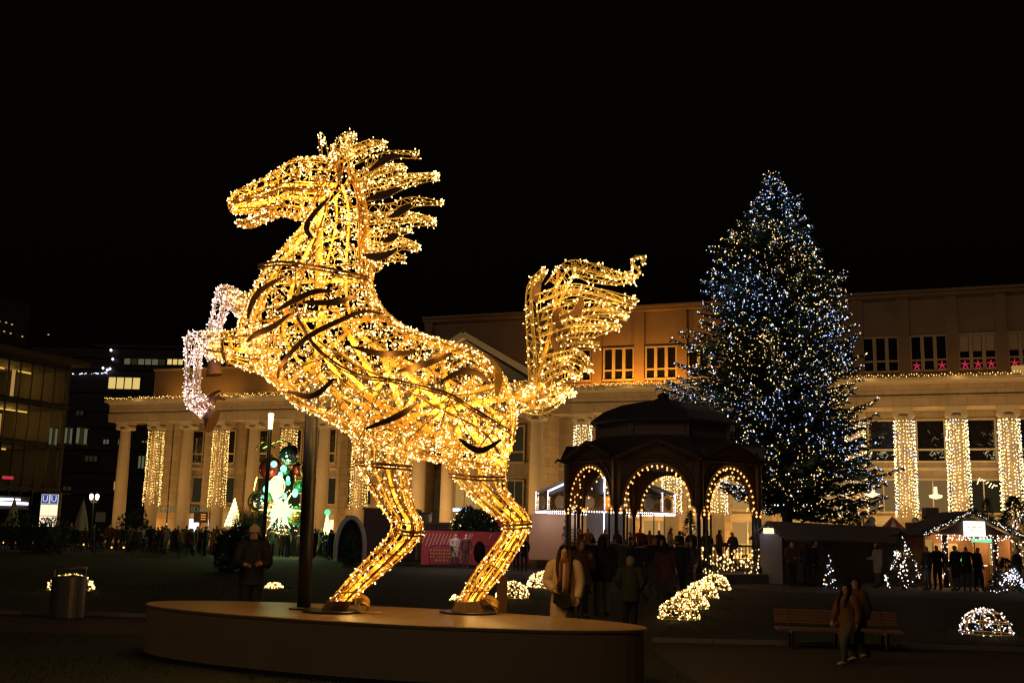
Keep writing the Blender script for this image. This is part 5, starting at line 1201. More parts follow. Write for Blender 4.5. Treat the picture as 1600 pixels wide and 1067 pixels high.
m = MB(); m.stick((0, .06, bh+.04), (bL, .06, bh+.04), .025); m.build('top_rail', 'steel', bf)
m = MB()
for i in range(9): x = .25 + i*.2; m.bar((x, -.06, bh-.15), (x-.25, -.06, bh-.6-rnd(0, .25)), .012, .05, (1, 0, 0))
for i in range(7): x = rnd(2.4, bL-.6); m.bar((x, -.06, bh-.12), (x-.15, -.06, bh-.3-rnd(0, .2)), .012, .04, (1, 0, 0))
m.build('white_print', 'banner_white', bf); m = MB()
for r_ in range(4):
    x = .5 if r_ < 3 else .85
    while x < (2.35 if r_ < 3 else 1.5): L = rnd(.08, .2); m.box((x, -.065, .82-.17*r_), (L, .012, .09)); x += L + .06
m.build('text_lines', 'banner_gold', bf)
m = MB(); m.box((2.0, -.06, 1.1), (.3, .012, .3)); m.build('print_patch', 'banner_white', bf)
lamp('banner_fill', at(715, 800, 53.5), 150, (1, .66, .6), None, .3)  # fill without a fixture, added to lift the red banner
def barrier(px0, px1, Y0, Y1, label):
    a, b_ = base(px0, Y0), base(px1, Y1); L = (b_-a).length; t = thing('crowd_barrier', a, label, 'barrier', math.atan2((b_-a).y, (b_-a).x)); m = MB(); m.tube([(0, 0, .12), (0, 0, 1.08), (L, 0, 1.08), (L, 0, .12), (0, 0, .2)], .022, 6); m.build('frame', 'wire_dark', t)
    for i in range(1, int(L/.14)): m = MB(); m.stick((i*.14, 0, .2), (i*.14, 0, 1.06), .009); m.build('bar', 'wire_dark', t)
    for x in (.25, L-.25): m = MB(); m.box((x, 0, .03), (.06, .6, .04)); m.build('foot', 'wire_dark', t)
barrier(671, 742, 55.5, 56.5, 'dark crowd barrier with thin bars in front of the left banner'); barrier(748, 824, 56.6, 58, 'dark crowd barrier in front of the right banner by the hind leg')
# lit canopy behind the hind leg
CP = base(770, 63); cn = thing('lit_canopy', CP, 'small stall canopy edged with bulbs behind the banner fence', 'stall'); s63 = 63/1700; m = MB(); z0, z1 = at(770, 832, 63).z, at(770, 815, 63).z
m.plate([(-26*s63, 0, z0+.25), (30*s63, 0, z0+.25), (14*s63, 1, z1+.4)], (0, .9, 0)); m.build('canopy', 'banner', cn); b = MB()
for i in range(40): f = i/40; b.octa((-26*s63 + 44*s63*f, -.05, z0+.28 + (z1-z0+.15)*f), .045, None, 1); b.octa((-26*s63 + 56*s63*f, -.05, z0+.22), .045, None, 1)
b.build('light_bulbs', 'bulb_warm', cn, kind='stuff')
for x in (-22*s63, 26*s63): m = MB(); m.stick((x, .3, 0), (x, .3, z0+.3), .04); m.build('post', 'iron', cn)
st = thing('star_decoration', base(722, 70), 'pale glowing ornament with a blue band above the banner fence', 'light decoration'); m = MB(); b = MB(); c = at(722, 812, 70) - base(722, 70)
for i in range(110): b.octa(c + Vector((random.gauss(0, .35), random.gauss(0, .2), random.gauss(-.1, .22))), rnd(.03, .05), None, 1)
b.build('light_bulbs', 'bulb_warm', st, kind='stuff'); m.box(c + Vector((0, -.1, .62)), (1.2, .1, .2)); m.build('blue_band', 'bulb_blue', st); m = MB(); m.stick((0, 0, 0), c + Vector((0, 0, .6)), .05); m.build('post', 'iron', st)
# ================================================================== light domes on the lawns
def dome(px, py, wpx, label, bulb='bulb_warm', ratio=.5, col_=(1, .68, .3), nb=165):
    p = gnd(px, py); d = p.y; r = wpx*d/1700/2; p = base(px, d); t = thing('light_dome', p, label, 'light dome', 0, 'glowing light domes on the lawns'); m = MB(); b = MB(); h = r*2*ratio; pts = []
    def sp(a, e): return Vector((r*math.cos(e)*math.cos(a), r*math.cos(e)*math.sin(a), h*math.sin(e)))
    for k in range(9): a = 2*math.pi*k/9; m.tube([sp(a, R(90)*i/6) for i in range(7)], .008, 4)
    for e in (.05, .5, 1.0): m.tube([sp(2*math.pi*i/18, e) for i in range(19)], .008, 4)
    for i in range(nb):
        a, e = rnd(0, 6.283), math.asin(rnd(0, 1)); q = sp(a, e); pts.append(q); b.octa(q*1.02 + rvec()*.02, rnd(.008, .014)*max(1, d/17), rvec(), 1.3, 1 if random.random() < .28 else 0)
    for i in range(0, nb-1): 
        q = min(range(nb), key=lambda j: (pts[j]-pts[i]).length if j != i else 9); m.stick(pts[i], pts[q], .004)
    m.build('wire_frame', 'gold_wire', t); b.build('light_bulbs', [bulb, 'bulb_blue' if bulb == 'bulb_pink' else 'bulb_gold'], t, kind='stuff')
    lamp('dome_glow', p + Vector((0, 0, h*.45)), 1.3*r*r*4, col_, None, .1); lamp('dome_glow', p + Vector((0, -r*1.15, h*.3)), .6*r*r*4, col_, None, .05)
    blades(grass_m, p, r*2.2, int(2400*r), None, .05)
    return t
dome(1541, 991, 76, 'light dome with violet and warm bulbs, on the lawn right of the bench', 'bulb_pink'); dome(110, 922, 68, 'light dome half hidden by the litter bin', ratio=.36, nb=110); dome(428, 919, 28, 'low light dome beside the person in the pink beanie', ratio=.3, nb=90)
dome(801, 934, 50, 'light dome just right of the hind hoof'); dome(848, 918, 48, 'light dome touching the left arm of the cream coated person', nb=200)
dome(1060, 967, 62, 'nearest light dome of the row on the lawn tip by the path'); dome(1078, 950, 56, 'second light dome of the row on the lawn tip'); dome(1096, 934, 50, 'third light dome of the row on the lawn tip'); dome(1117, 921, 46, 'farthest light dome of the row on the lawn tip')
dome(712, 938, 16, 'small light dome just left of the right hind hoof', nb=60)
# ground lights along the far edge of the lawn
for i, (px, py) in enumerate(((5, 850), (10, 849), (23, 851), (39, 851), (51, 851), (60, 849), (66, 848), (123, 853), (130, 853), (139, 856), (174, 858), (193, 858), (1288, 911))):
    p = gnd(px, py+1); o = thing('ground_light', p, 'tiny amber ground light along the far edge of the left lawn' if i < 12 else 'tiny white ground light at the foot of the long hut', 'ground light', 0, 'ground lights along the lawn edge'); m = MB(); m.lathe([(.07, 0), (.06, .12)], 8); m.build('body', 'iron', o); m = MB(); m.sphere((0, 0, .17), .065*p.y/70, 6, 4); m.build('bulb', 'bulb_amber', o)
# ================================================================== litter bin, bench, post, low wall by the crowd
BP = gnd(103, 966); s_ = BP.y/1700; lb = thing('litter_bin', base(103, BP.y), 'round steel litter bin standing on the left lawn edge before a light dome', 'litter bin'); r = 25*s_; hb_ = at(103, 900, BP.y).z; ht = at(103, 885, BP.y).z
m = MB(); m.smooth = False; m.lathe([(r, .03), (r, hb_), (r*.94, hb_), (r*.94, hb_-.2)], 28, cap=True); m.build('body', 'steel', lb); m = MB(); m.lathe([(r*1.02, 0), (r*1.02, .03)], 28); m.build('foot_ring', 'iron', lb)
m = MB(); m.lathe([(r, ht-.035), (r*1.0, ht), (r*.2, ht+.015)], 28); m.build('lid', 'steel', lb)
for sx in (-1, 1): m = MB(); m.bar((sx*r*.95, 0, hb_-.05), (sx*r*.95, 0, ht-.02), .05, .02); m.build('lid_bracket', 'steel', lb)
b0, b1 = gnd(1213, 1012), gnd(1409, 1017); bY = b0.y; b0 = base(1213, bY); b1 = base(1409, bY-.25); bn = thing('park_bench', (b0+b1)/2, 'long slatted brown park bench at the edge of the right lawn', 'bench', math.atan2((b1-b0).y, (b1-b0).x)); L = (b1-b0).length
bt = at(1220, 952, bY).z; sh = bt*.52
for i in range(5): z = sh + .07 + (bt-sh-.07)*(i+.5)/5; m = MB(); m.box((0, .24 + .035*i, z), (L, .028, (bt-sh-.07)/5*.80)); m.build('back_slat', 'bench_wood', bn)
for i in range(5): m = MB(); m.box((0, -.22 + .10*i, sh), (L, .085, .03)); m.build('seat_slat', 'bench_wood', bn)
for x in (-L/2+.25, 0, L/2-.25):
    m = MB(); m.bar((x, -.2, 0), (x, -.2, sh-.02), .05, .05); m.build('leg', 'iron', bn); m = MB(); m.tube([(x, .26, 0), (x, .21, sh), (x, .40, bt)], .025, 6); m.build('back_support', 'iron', bn); m = MB(); m.bar((x, -.24, sh-.04), (x, .24, sh-.04), .05, .04); m.build('seat_bearer', 'iron', bn)
pp = base(783, 19.5); t = thing('wooden_post', pp, 'short square wooden post behind the right hind hoof', 'post'); m = MB(); h = at(783, 903, 19.5).z; m.span(-.09, .09, -.09, .09, 0, h); m.build('shaft', 'bench_wood', t); m = MB(); m.span(-.1, .1, -.1, .1, h, h+.03); m.build('cap', 'bench_wood', t)
sg = base(748, 40); t = thing('paddle_sign', sg, 'dark oval board on a stick in front of the red banner', 'sign'); z0, z1 = at(748, 880, 40).z, at(748, 845, 40).z
m = MB(); m.smooth = True; m.sphere((0, 0, (z0+z1)/2), (z1-z0)/2, 16, 10, 0, (.55, .12, 1)); m.build('board', 'black_facade', t); m = MB(); m.stick((0, 0, 0), (0, 0, z0+.1), .03); m.build('stick', 'iron', t)
for i, (px0, px1, Y) in enumerate(((88, 160, 66), (205, 290, 64))):
    a, b_ = base(px0, Y), base(px1, Y-1.5); L = (b_-a).length; t = thing('low_bench', (a+b_)/2, ('low dark bench at the lawn edge below the closed parasol', 'low dark bench at the lawn edge below the columns')[i], 'bench', math.atan2((b_-a).y, (b_-a).x)); 
    for k in range(3): m = MB(); m.box((0, -.18+.18*k, .45), (L, .15, .05)); m.build('seat_slat', 'wood_dark', t)
    for x in (-L/2+.3, L/2-.3): m = MB(); m.box((x, 0, .21), (.1, .45, .42)); m.build('leg', 'concrete', t)
# ================================================================== people
def skin_geo(pts, edges, rad, root=0, sub=1):
    me = bpy.data.meshes.new('t'); me.from_pydata([tuple(p) for p in pts], edges, []); o = bpy.data.objects.new('t', me); col.objects.link(o)
    md = o.modifiers.new('s', 'SKIN'); md.use_smooth_shade = True
    for i, r in enumerate(rad):
        v = me.skin_vertices[0].data[i]; v.radius = r if isinstance(r, tuple) else (r, r); v.use_root = (i == root)
    if sub: ms = o.modifiers.new('u', 'SUBSURF'); ms.levels = sub; ms.render_levels = sub
    bpy.context.view_layer.update(); ev = o.evaluated_get(bpy.context.evaluated_depsgraph_get()); m2 = ev.to_mesh()
    v = [x.co.copy() for x in m2.vertices]; f = [tuple(p.vertices) for p in m2.polygons]; ev.to_mesh_clear(); bpy.data.objects.remove(o); bpy.data.meshes.remove(me); return v, f
POSES = {   # left (+x) and right arm: elbow, wrist; legs: knee, ankle offsets
 'stand': (((.27, .02, 1.13), (.25, -.07, .88)), ((-.27, .02, 1.13), (-.25, -.06, .88)), ((.10, -.01, .49), (.11, .02, .08)), ((-.10, -.02, .49), (-.11, .02, .08))),
 'pockets': (((.30, .05, 1.14), (.19, -.10, .95)), ((-.30, .05, 1.14), (-.19, -.10, .95)), ((.11, -.02, .49), (.13, .02, .08)), ((-.09, -.01, .49), (-.10, .02, .08))),
 'walk': (((.25, .10, 1.14), (.24, .06, .90)), ((-.25, -.10, 1.14), (-.22, -.22, .94)), ((.09, -.20, .51), (.09, -.22, .09)), ((-.09, .06, .50), (-.09, .32, .16))),
 'hold': (((.26, -.02, 1.13), (.14, -.26, 1.12)), ((-.26, -.02, 1.13), (-.13, -.27, 1.10)), ((.10, -.01, .49), (.11, .02, .08)), ((-.10, -.03, .49), (-.12, .0, .08))),
 'phone': (((.25, -.05, 1.14), (.12, -.26, 1.36)), ((-.26, .02, 1.13), (-.24, -.08, .89)), ((.10, -.01, .49), (.11, .02, .08)), ((-.10, -.02, .49), (-.11, .02, .08))),
 'bag': (((.27, .0, 1.13), (.24, -.10, .90)), ((-.28, .02, 1.14), (-.15, -.20, 1.02)), ((.09, -.10, .50), (.09, -.10, .08)), ((-.09, .03, .49), (-.10, .12, .09)))}
def body_geo(pose, bulk=1.0, lean=0., hips=1.0):
    L, Rr, lk, rk = POSES[pose]; V = Vector; b = bulk
    pts = [V((0, .02, .95)), V((0, .03, 1.12)), V((0, .03, 1.30)), V((0, .03, 1.43)), V((0, .015, 1.515)), V((0, -.005, 1.575)), V((0, -.012, 1.645)), V((0, .0, 1.715))]
    rad = [(.165*b*hips, .125*b), (.155*b, .115*b), (.165*b, .125*b), (.11*b, .085*b), (.056, .058), (.074, .088), (.078, .098), (.05, .062)]
    e = [(0, 1), (1, 2), (2, 3), (3, 4), (4, 5), (5, 6), (6, 7)]
    def chain(start, ps, rs):
        k = start
        for p, r in zip(ps, rs): pts.append(V(p)); rad.append(r); e.append((k, len(pts)-1)); k = len(pts)-1
        return k
    for A, sx in ((L, 1), (Rr, -1)):
        sh = V((.185*sx*b, .03, 1.41)); el, wr = V(A[0]), V(A[1]); hd = wr + (wr-el).normalized()*.09
        chain(3, [sh, sh.lerp(el, .5), el, el.lerp(wr, .5), wr, hd], [.072*b, .064*b, .055*b, .050*b, .040, .036])
    for K, sx in ((lk, 1), (rk, -1)):
        kn, an = V(K[0]), V(K[1]); hip = V((.095*sx, .02, .86)); chain(0, [hip, hip.lerp(kn, .55), kn, kn.lerp(an, .45), an, an + V((0, -.10, -.045)), an + V((0, -.17, -.05))], [.10*b, .088*b, .064*b, .060*b, .045, .042, .034])
    nose = chain(6, [(0, -.115, 1.625)], [.014])
    v, f = skin_geo(pts, e, rad, 0, 1)
    if lean:
        for p in v: p.x += lean*max(0, p.z-.9)
    return v, f
def body_mesh(pose, mats, coat_z=.55, bulk=1.1, hair=True, hips=1.0, long_hair=False, hat=False, gloves=False):
    """one continuous body; clothing zones by height: shoes, trousers, coat, skin, hair"""
    v, f = body_geo(pose, bulk, hips=hips); me = bpy.data.meshes.new('person'); me.from_pydata([tuple(p) for p in v], [], f)
    for n in mats: me.materials.append(M[n])     # coat, trousers, shoes, skin, hair
    A = POSES[pose]
    hands = [Vector(A[0][1]) + (Vector(A[0][1])-Vector(A[0][0])).normalized()*.08, Vector(A[1][1]) + (Vector(A[1][1])-Vector(A[1][0])).normalized()*.08]
    for p in me.polygons:
        c = p.center; p.use_smooth = True
        if c.z > 1.53: k = 3 if (c.y < -.01 and c.z < 1.675) else 4
        elif c.z > 1.475: k = 4 if long_hair and c.y > -.02 else 3
        elif min((c-h).length for h in hands) < .075: k = 3
        elif c.z < .11: k = 2
        elif c.z < coat_z + .25 and abs(c.x) < .2 and c.z < coat_z: k = 1
        else: k = 0
        if hat and c.z > 1.63: k = 0
        p.material_index = k
    return me
CT = ['coat_black', 'coat_navy', 'coat_grey', 'coat_brown', 'coat_olive', 'coat_black', 'coat_plum', 'coat_rust', 'coat_red', 'coat_white']
TR = ['trousers_black', 'jeans', 'trousers_grey', 'trousers_black']
HR = ['hair_dark', 'hair_brown', 'hair_grey', 'hair_dark']
bodies = []
for i in range(18):
    ps = list(POSES)[i % 6]; c = CT[i % 10]; bodies.append((body_mesh(ps, [c, TR[i % 4], 'shoe_dark', 'skin', HR[(i*3) % 4]], rnd(.5, .85), rnd(1.05, 1.25), long_hair=i % 3 == 0, hat=i % 5 == 4), c.split('_')[1]))
NP = 0
def far_person(px, Y, label, group, h=None, rz=None, z=0., bi=None):
    bi = random.randrange(len(bodies)) if bi is None else bi; me, cname = bodies[bi]; p = base(px, Y, z); o = place('person', me, None, None, p, rnd(0, 6.28) if rz is None else rz); s = (h or (rnd(1.55, 1.9) if random.random() < .88 else rnd(1.1, 1.45)))/1.77; o.scale = (s*rnd(.95, 1.1), s*rnd(.95, 1.1), s); tag(o, label, 'person', group); return o
# the crowd along the far edge of the left lawn: dark figures that nothing tells apart
px = -6.0
while px < 566:
    for k in range(2 if px > 200 else 1):
        far_person(px + rnd(-5, 5), rnd(66, 82) if px > 120 else rnd(70, 80), 'dark clothed person in the dim crowd along the far edge of the left lawn', 'crowd along the left lawn')
    px += rnd(4.5, 8.5)
# crowd in and around the bandstand
for i, (px, Y, h) in enumerate(((905, 49, 1.7), (918, 49.5, 1.74), (1000, 48, 1.78), (1015, 49, 1.7), (1048, 48, 1.82), (1062, 48.5, 1.7), (1080, 48, 1.75), (965, 49.5, 1.7), (985, 50, 1.6), (1105, 48.5, 1.74), (1125, 48, 1.78), (1030, 50.5, 1.72), (945, 48, 1.7), (1145, 49, 1.7))):
    far_person(px, Y, 'dark clothed person standing on the floor of the bandstand', 'people inside the bandstand', h, z=.4)
for i, (px, Y, h) in enumerate(((902, 33, 1.7), (926, 34, 1.75), (975, 36, 1.72), (1010, 37, 1.7), (1022, 35, 1.8), (1050, 38, 1.75), (1066, 36, 1.74), (1080, 39, 1.7), (960, 40, 1.76), (990, 41, 1.7), (1035, 41, 1.72), (1000, 33, 1.7), (915, 40, 1.72), (938, 41, 1.7), (1072, 41, 1.68))):
    far_person(px, Y, 'dark clothed person in the crowd on the path before the bandstand', 'crowd before the bandstand', h, bi=[0, 1, 2, 4, 5, 10, 11, 12, 14, 15][i % 10])
for i, (px, Y, lab, bi) in enumerate(((1238, 42.5, 'person in a brown coat close beside the pale hut gable', 3), (1262, 43, 'person in dark clothes before the long hut with a pale face', 0), (1275, 43.5, 'person in black standing second from the hut gable group', 5), (1372, 43, 'person in a pale coat left of the small lit fir', 9), (1450, 42, 'dark figure left of the garlanded hut post', 1), (1466, 42.3, 'dark figure with long hair beside the hut post', 0), (1495, 41.8, 'dark figure right of the left hut post', 10), (1512, 41.5, 'dark figure facing the hut counter under the lit sign', 5), (1530, 42, 'dark figure at the hut counter below the green sign light', 11), (1592, 44, 'dark figure at the right end of the gabled hut', 12))):
    far_person(px, Y, lab, 'people by the market huts', rnd(1.62, 1.8), bi=bi)
for px, Y, lab, bi in ((710, 55.0, 'person with long hair and a light coat standing before the red banner', 9), (727, 54.6, 'person in black beside the light coated one at the banner', 6), (818, 52.0, 'tall person in dark clothes and jeans right of the hind hock', 1), (806, 53, 'shorter dark figure right of the hind leg', 13)):
    far_person(px, Y, lab, 'people by the banner fence', 1.72, R(20), bi=bi)
# a buggy among the crowd
SP = base(1032, 30); bg_ = thing('baby_buggy', SP, 'dark folding buggy standing in front of the bandstand crowd', 'buggy', R(30)); m = MB(); m.tube(smooth_path([(0, .35, 1.0), (0, .2, .62), (0, -.2, .42), (0, -.42, .5)], 4), .19, 8, flat=.5); m.build('seat', 'coat_grey', bg_)
for x in (-.24, .24): m = MB(); m.tube([(x, .45, 1.05), (x, -.1, .3), (x, -.4, .12)], .016, 6); m.tube([(x, .35, .12), (x, -.1, .5)], .016, 6); m.build('frame', 'steel', bg_)
for x in (-.24, .24):
    for y in (-.42, .36): m = MB(); m.lathe([(.11, -.02), (.11, .02)], 14, (x, y, .11), axis=(1, 0, 0)); m.build('wheel', 'iron', bg_)
m = MB(); m.tube([(-.24, .45, 1.05), (.24, .45, 1.05)], .02, 6); m.build('handle', 'steel', bg_)
# ------------------------------------------------ near figures, with clothing and hands of their own
def hand(mb_v, mb_f, wrist, d, palm_n, s=1.0, curl=.5):
    d = Vector(d).normalized(); n = Vector(palm_n); n = (n - d*n.dot(d)).normalized(); x = d.cross(n); W = Vector(wrist)
    def add(ps, rs, root=0):
        v, f = skin_geo(ps, [(i, i+1) for i in range(len(ps)-1)], rs, root, 1); o = len(mb_v); mb_v.extend(v); mb_f.extend([tuple(i+o for i in q) for q in f])
    add([W, W + d*.035*s, W + d*.085*s], [(.024*s, .017*s), (.034*s, .016*s), (.036*s, .013*s)])
    for i, (off, L) in enumerate(((-.030, .070), (-.010, .082), (.010, .076), (.029, .060))):
        b = W + d*.075*s + x*off*s; c1 = b + d*L*.45*s; c2 = c1 + (d*(1-curl) + n*curl).normalized()*L*.32*s; c3 = c2 + (d*(1-1.5*curl) + n*1.5*curl).normalized()*L*.26*s; add([b, c1, c2, c3], [.0095*s, .009*s, .0082*s, .007*s])
    b = W + d*.03*s - x*.022*s; c1 = b + (d*.6 - x*.7).normalized()*.04*s; c2 = c1 + (d*.9 - x*.2 + n*.25).normalized()*.032*s; add([b, c1, c2], [.012*s, .0105*s, .008*s])
def near_person(px, Y, h, rz, pose, label, coat, trousers, hair='long', hairmat='hair_dark', coat_hem=.55, shoe='shoe_dark', extras=(), bulk=1.0, lean=0, skin_m='skin', cat='person'):
    p = base(px, Y); t = thing('person', p, label, cat, rz); s = h/1.76
    v, f = body_geo(pose, .76*bulk, lean); A = POSES[pose]
    # face: brow, chin and lips are pushed out of the head, eye sockets in
    for q in v:
        if q.z > 1.53 and q.y < -.03:
            ex = math.exp(-((abs(q.x)-.032)/.016)**2 - ((q.z-1.64)/.014)**2); q.y += .010*ex
            q.y -= .008*math.exp(-(q.x/.025)**2 - ((q.z-1.545)/.014)**2)
    for (el, wr) in (A[0], A[1]):
        el, wr = Vector(el), Vector(wr); d = (wr-el).normalized(); wr = wr + Vector((lean*max(0, wr.z-.9), 0, 0)); hand(v, f, wr + d*.015, d, Vector((-wr.x, -.2, 0)), 1.0, .42)
    me = bpy.data.meshes.new('body'); me.from_pydata([tuple(q*s) for q in v], [], f); me.materials.append(M[skin_m]); me.polygons.foreach_set('use_smooth', [True]*len(f)); body = place('body', me, t)
    def part(name, mb, mt, smooth=True, parent=None):
        mb.smooth = smooth; mb.v = [Vector((q.x + lean*max(0, q.z-.9), q.y, q.z))*s for q in mb.v]; return mb.build(name, mt, parent or t)
    # coat: quilted rings for the trunk, sleeves as tapering tubes
    m = MB(); rings = []; z = coat_hem; k = 0
    prof = [(coat_hem, .215, .165), (.75, .205, .16), (.95, .19, .15), (1.12, .18, .145), (1.30, .195, .15), (1.40, .20, .14), (1.455, .135, .105), (1.50, .075, .078), (1.535, .08, .082)]
    dense = []
    for (z0, a0, b0), (z1, a1, b1) in zip(prof[:-1], prof[1:]):
        for i in range(4): q = i/4; dense.append((z0+(z1-z0)*q, a0+(a1-a0)*q, b0+(b1-b0)*q))
    dense.append(prof[-1])
    for i, (z, a, b) in enumerate(dense):
        w = 1 + (.022 if i % 2 else -.012); rings.append([Vector((a*bulk*w*math.cos(2*math.pi*j/20)*(1+.03*math.sin(3*j)), .025 + b*bulk*w*math.sin(2*math.pi*j/20), z)) for j in range(20)])
    m.rings(rings); ct = part('coat', m, coat)
    for (el, wr), sx in ((A[0], 1), (A[1], -1)):
        sh = Vector((.165*sx*bulk, .03, 1.42)); el, wr = Vector(el), Vector(wr); pts = smooth_path([Vector((.07*sx, .03, 1.425)), sh + Vector((0, 0, -.008)), sh.lerp(el, .5) + Vector((.012*sx, 0, 0)), el, el.lerp(wr, .5), wr + (wr-el).normalized()*.01], 4)
        m = MB(); m.tube(pts, [(.068 + .03*min(1, i/4) if i < 5 else .098 - .040*(i-4)/(len(pts)-4))*bulk*(1 + (.02 if i % 2 else -.015)) for i in range(len(pts))], 12); part('sleeve', m, coat, True, ct)
    if coat_hem > .5 or pose in ('walk', 'bag'): pass
    for K, sx in ((A[2], 1), (A[3], -1)):
        kn, an = Vector(K[0]), Vector(K[1]); hip = Vector((.09*sx, .02, .92)); pts = smooth_path([hip, hip.lerp(kn, .5), kn, kn.lerp(an, .5), an + Vector((0, 0, .0))], 4); m = MB(); m.tube(pts, [.112 - .045*i/len(pts) for i in range(len(pts))], 12); part('trouser_leg', m, trousers)
        m = MB(); a0 = an + Vector((0, .05, -.035)); m.tube([a0, an + Vector((0, -.02, -.03)), an + Vector((0, -.11, -.045)), an + Vector((0, -.185, -.055))], [.046, .054, .048, .030], 10, flat=.8); part('shoe', m, shoe)
    hc = Vector((0, .0, 1.64))
    if hair == 'beanie':
        m = MB(); rr = []
        for zz, a, b in ((1.645, .098, .115), (1.67, .101, .118), (1.71, .096, .112), (1.75, .078, .09), (1.785, .04, .05), (1.80, .01, .012)): rr.append([Vector((a*math.cos(2*math.pi*j/18), -.005 + b*math.sin(2*math.pi*j/18), zz)) for j in range(18)])
        m.rings(rr); part('beanie', m, hairmat)
    else:
        m = MB(); N = 22; rows = [(1.765, .01), (1.755, .055), (1.72, .090), (1.67, .104), (1.62, .106), (1.56, .10)] + ([(1.48, .125), (1.40, .15), (1.30, .16), (1.22, .14)] if hair == 'long' else [(1.52, .075)]); rr = []
        for zz, a in rows:
            ring = []
            for j in range(N):
                th = 2*math.pi*j/N; x, y = math.cos(th), math.sin(th); front = y < -.35 and zz < 1.70
                q = Vector((a*x*(1+.05*math.sin(5*th)), .012 + a*1.08*y*(1+.04*math.sin(7*th)), zz))
                if front: q.y = max(q.y, -.035); q.x = math.copysign(max(abs(q.x), .078 + (.012 if zz < 1.6 else 0)), q.x if q.x else 1)
                ring.append(q)
            rr.append(ring)
        o = len(m.v)
        for r_ in rr: m.v.extend(r_)
        for i in range(len(rr)-1):
            for j in range(N):
                th = 2*math.pi*(j+.5)/N
                if math.sin(th) < -.35 and rr[i+1][0].z < 1.69: continue
                m.face((o+i*N+j, o+i*N+(j+1) % N, o+(i+1)*N+(j+1) % N, o+(i+1)*N+j))
        hr_ = part('hair', m, hairmat)
        if hair == 'long':
            for sx in (-1, 1): m = MB(); m.tube(smooth_path([Vector((.075*sx, -.02, 1.70)), Vector((.098*sx, -.03, 1.60)), Vector((.105*sx, -.07, 1.48)), Vector((.11*sx, -.155, 1.34)), Vector((.10*sx, -.175, 1.22))], 4), [.02 + .03*math.sin(math.pi*min(1, (i+2)/18)) for i in range(17)], 8, flat=.7); part('hair_lock', m, hairmat, True, hr_)
    for sx in (-1, 1): m = MB(); m.sphere((.031*sx, -.088, 1.642), .0105, 8, 6); part('eye', m, 'hair_dark', True, body)
    m = MB(); m.tube([(-.022, -.098, 1.578), (0, -.104, 1.577), (.022, -.098, 1.578)], .006, 6); part('mouth', m, 'scarf_rust', True, body)
    for sx in (-1, 1): m = MB(); m.sphere((.088*sx, .005, 1.632), .022, 8, 6, 0, (.45, .7, 1.2)); part('ear', m, skin_m, True, body)
    for kind, mt in extras:
        m = MB()
        if kind == 'scarf':
            m.tube([Vector((.095*math.cos(a), .02 + .09*math.sin(a), 1.495 + .012*math.sin(3*a))) for a in [2*math.pi*i/16 for i in range(17)]], .040, 8); part('scarf', m, mt); m = MB()
            for x, b in ((-.055, 1.02), (.06, .98)): m.ribbon([Vector((x, -.10, 1.48)), Vector((x*1.15, -.165, 1.36)), Vector((x*1.2, -.172, 1.2)), Vector((x*1.25, -.170, b))], [Vector((0, -1, 0))]*4, [.07, .085, .085, .08], .02)
            part('scarf_ends', m, mt)
        if kind == 'inner': m.ribbon([Vector((.0, -.10, 1.46)), Vector((0, -.162, 1.34)), Vector((0, -.168, 1.12)), Vector((0, -.165, .98))], [Vector((0, -1, 0))]*4, [.05, .07, .08, .05], .012); part('pullover', m, mt)
        if kind == 'crossbag':
            m.rings([[Vector((x, -.20 - .05*dy, z)) for x, z in ((-.15, 1.02), (.10, .95), (.15, .78), (-.02, .72), (-.17, .82))] for dy in (-1, 1)]); bg2 = part('shoulder_bag', m, mt, False); m = MB(); m.ribbon([Vector((-.14, -.2, 1.0)), Vector((-.05, -.17, 1.2)), Vector((.09, -.12, 1.44)), Vector((.1, .06, 1.46))], [Vector((0, -1, .2))]*4, [.03]*4, .01); part('bag_strap', m, mt, True, bg2)
        if kind == 'handbag': w_ = Vector(A[0][1]); m.box((w_.x+.03, w_.y-.05, w_.z-.30), (.12, .30, .26)); hb2 = part('handbag', m, mt, False); m = MB(); m.tube([(w_.x+.03, w_.y-.15, w_.z-.18), (w_.x+.02, w_.y-.05, w_.z-.06), (w_.x+.03, w_.y+.06, w_.z-.18)], .012, 6); part('bag_handle', m, mt, True, hb2)
        if kind == 'strips':
            for x in (-.10, .09): m.ribbon([Vector((x, -.168, 1.32)), Vector((x*1.2, -.178, 1.1)), Vector((x*1.25, -.178, .86))], [Vector((0, -1, 0))]*3, [.012]*3, .006)
            part('pale_piping', m, mt)
        if kind == 'buckle':
            for x in (-.10, -.02, .07): m.bar((x, -.19, .78), (x-.03*(1 if x < 0 else -1), -.195, .60), .03, .012)
            part('hanging_straps', m, mt)
        if kind == 'skirt': m.rings([[Vector((a*math.cos(2*math.pi*j/18), .02 + b*math.sin(2*math.pi*j/18), z)) for j in range(18)] for z, a, b in ((.48, .24, .19), (.62, .23, .18), (.80, .21, .165))]); part('coat_skirt', m, mt)
    return t
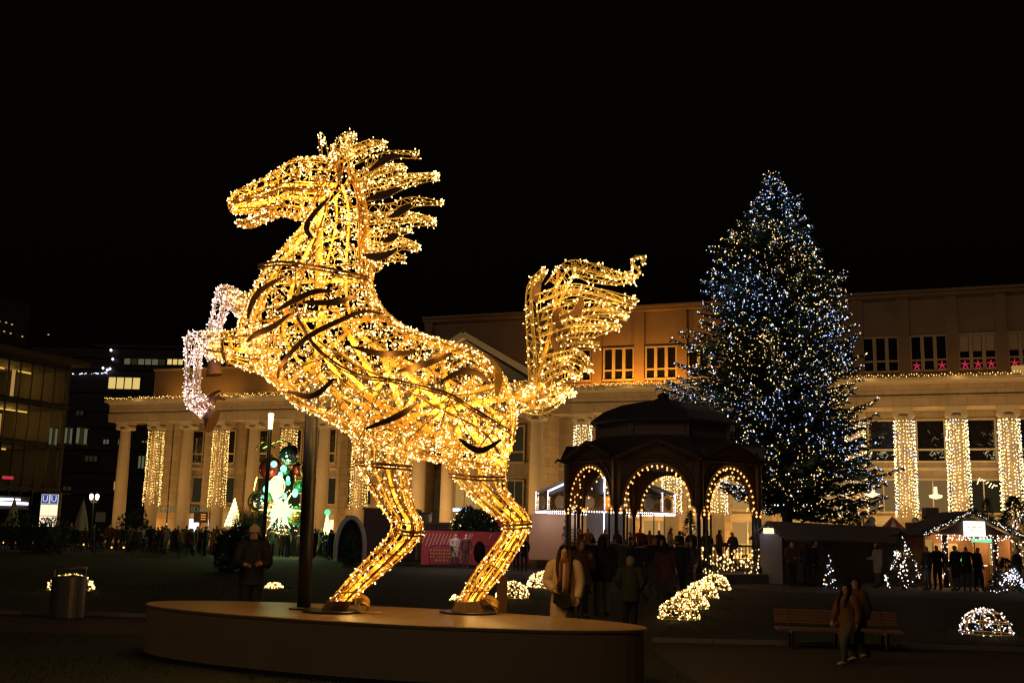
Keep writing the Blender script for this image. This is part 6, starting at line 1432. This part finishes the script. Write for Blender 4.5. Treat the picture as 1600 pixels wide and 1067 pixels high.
near_person(880, 17.0, 1.60, R(-6), 'bag', 'long haired person in a cream quilted coat with a rust scarf behind the plinth', 'coat_cream', 'jeans', 'long', 'hair_brown', .42, 'shoe_dark', (('scarf', 'scarf_rust'), ('inner', 'scarf_cream'), ('crossbag', 'bag_black')), 1.12)
near_person(388, 19.6, 1.78, R(14), 'hold', 'person in black with a pale pink beanie behind the left of the plinth', 'coat_black', 'trousers_black', 'beanie', 'beanie_pink', .78, 'shoe_dark', (('strips', 'coat_grey'),), 1.1)
near_person(1341, 16.6, 1.22, R(-70), 'walk', 'person in a dark brown jacket and grey trousers walking past the bench', 'coat_brown', 'trousers_grey', 'short', 'hair_dark', .72, 'shoe_white', (), 1.05)
near_person(1326, 16.25, 1.15, R(-62), 'walk', 'person in a rust coloured coat with a dark bag walking before the bench', 'coat_rust', 'trousers_grey', 'long', 'hair_dark', .50, 'shoe_white', (('handbag', 'bag_black'), ('skirt', 'coat_rust')), 1.05)
near_person(940, 25.0, 1.74, R(185), 'stand', 'person in a black jacket seen from behind, tallest on the path', 'coat_black', 'trousers_grey', 'short', 'hair_dark', .78, 'shoe_dark', (), 1.2)
near_person(985, 21.0, 1.38, R(160), 'pockets', 'person with grey hair in an olive jacket, nearest on the path', 'coat_olive', 'trousers_black', 'short', 'hair_grey', .7, 'shoe_dark', (), 1.2)
near_person(907, 24.0, 1.66, R(20), 'phone', 'person in a brown jacket holding a phone beside the cream coated one', 'coat_brown', 'trousers_black', 'short', 'hair_grey', .75, 'shoe_dark', (), 1.15)
near_person(1040, 30.0, 1.6, R(170), 'hold', 'person in a plum coat pushing the buggy toward the bandstand', 'coat_plum', 'jeans', 'long', 'hair_dark', .6, 'shoe_white', (), 1.15)
# grass over the lawns
for _ in range(26): blades(grass_m, (rnd(-9, 2), rnd(7, 18), 0), 1.6, 260, LAWN_FRONT, .05)
for _ in range(30): blades(grass_m, (rnd(2.4, 9), rnd(12.5, 24), 0), 1.6, 200, LAWN_RIGHT, .05)
for _ in range(26): blades(grass_m, (rnd(-14, 0), rnd(20, 36), 0), 2.2, 160, LAWN_BACK, .06)
grass_m.build('grass', 'blade', None, kind='stuff')
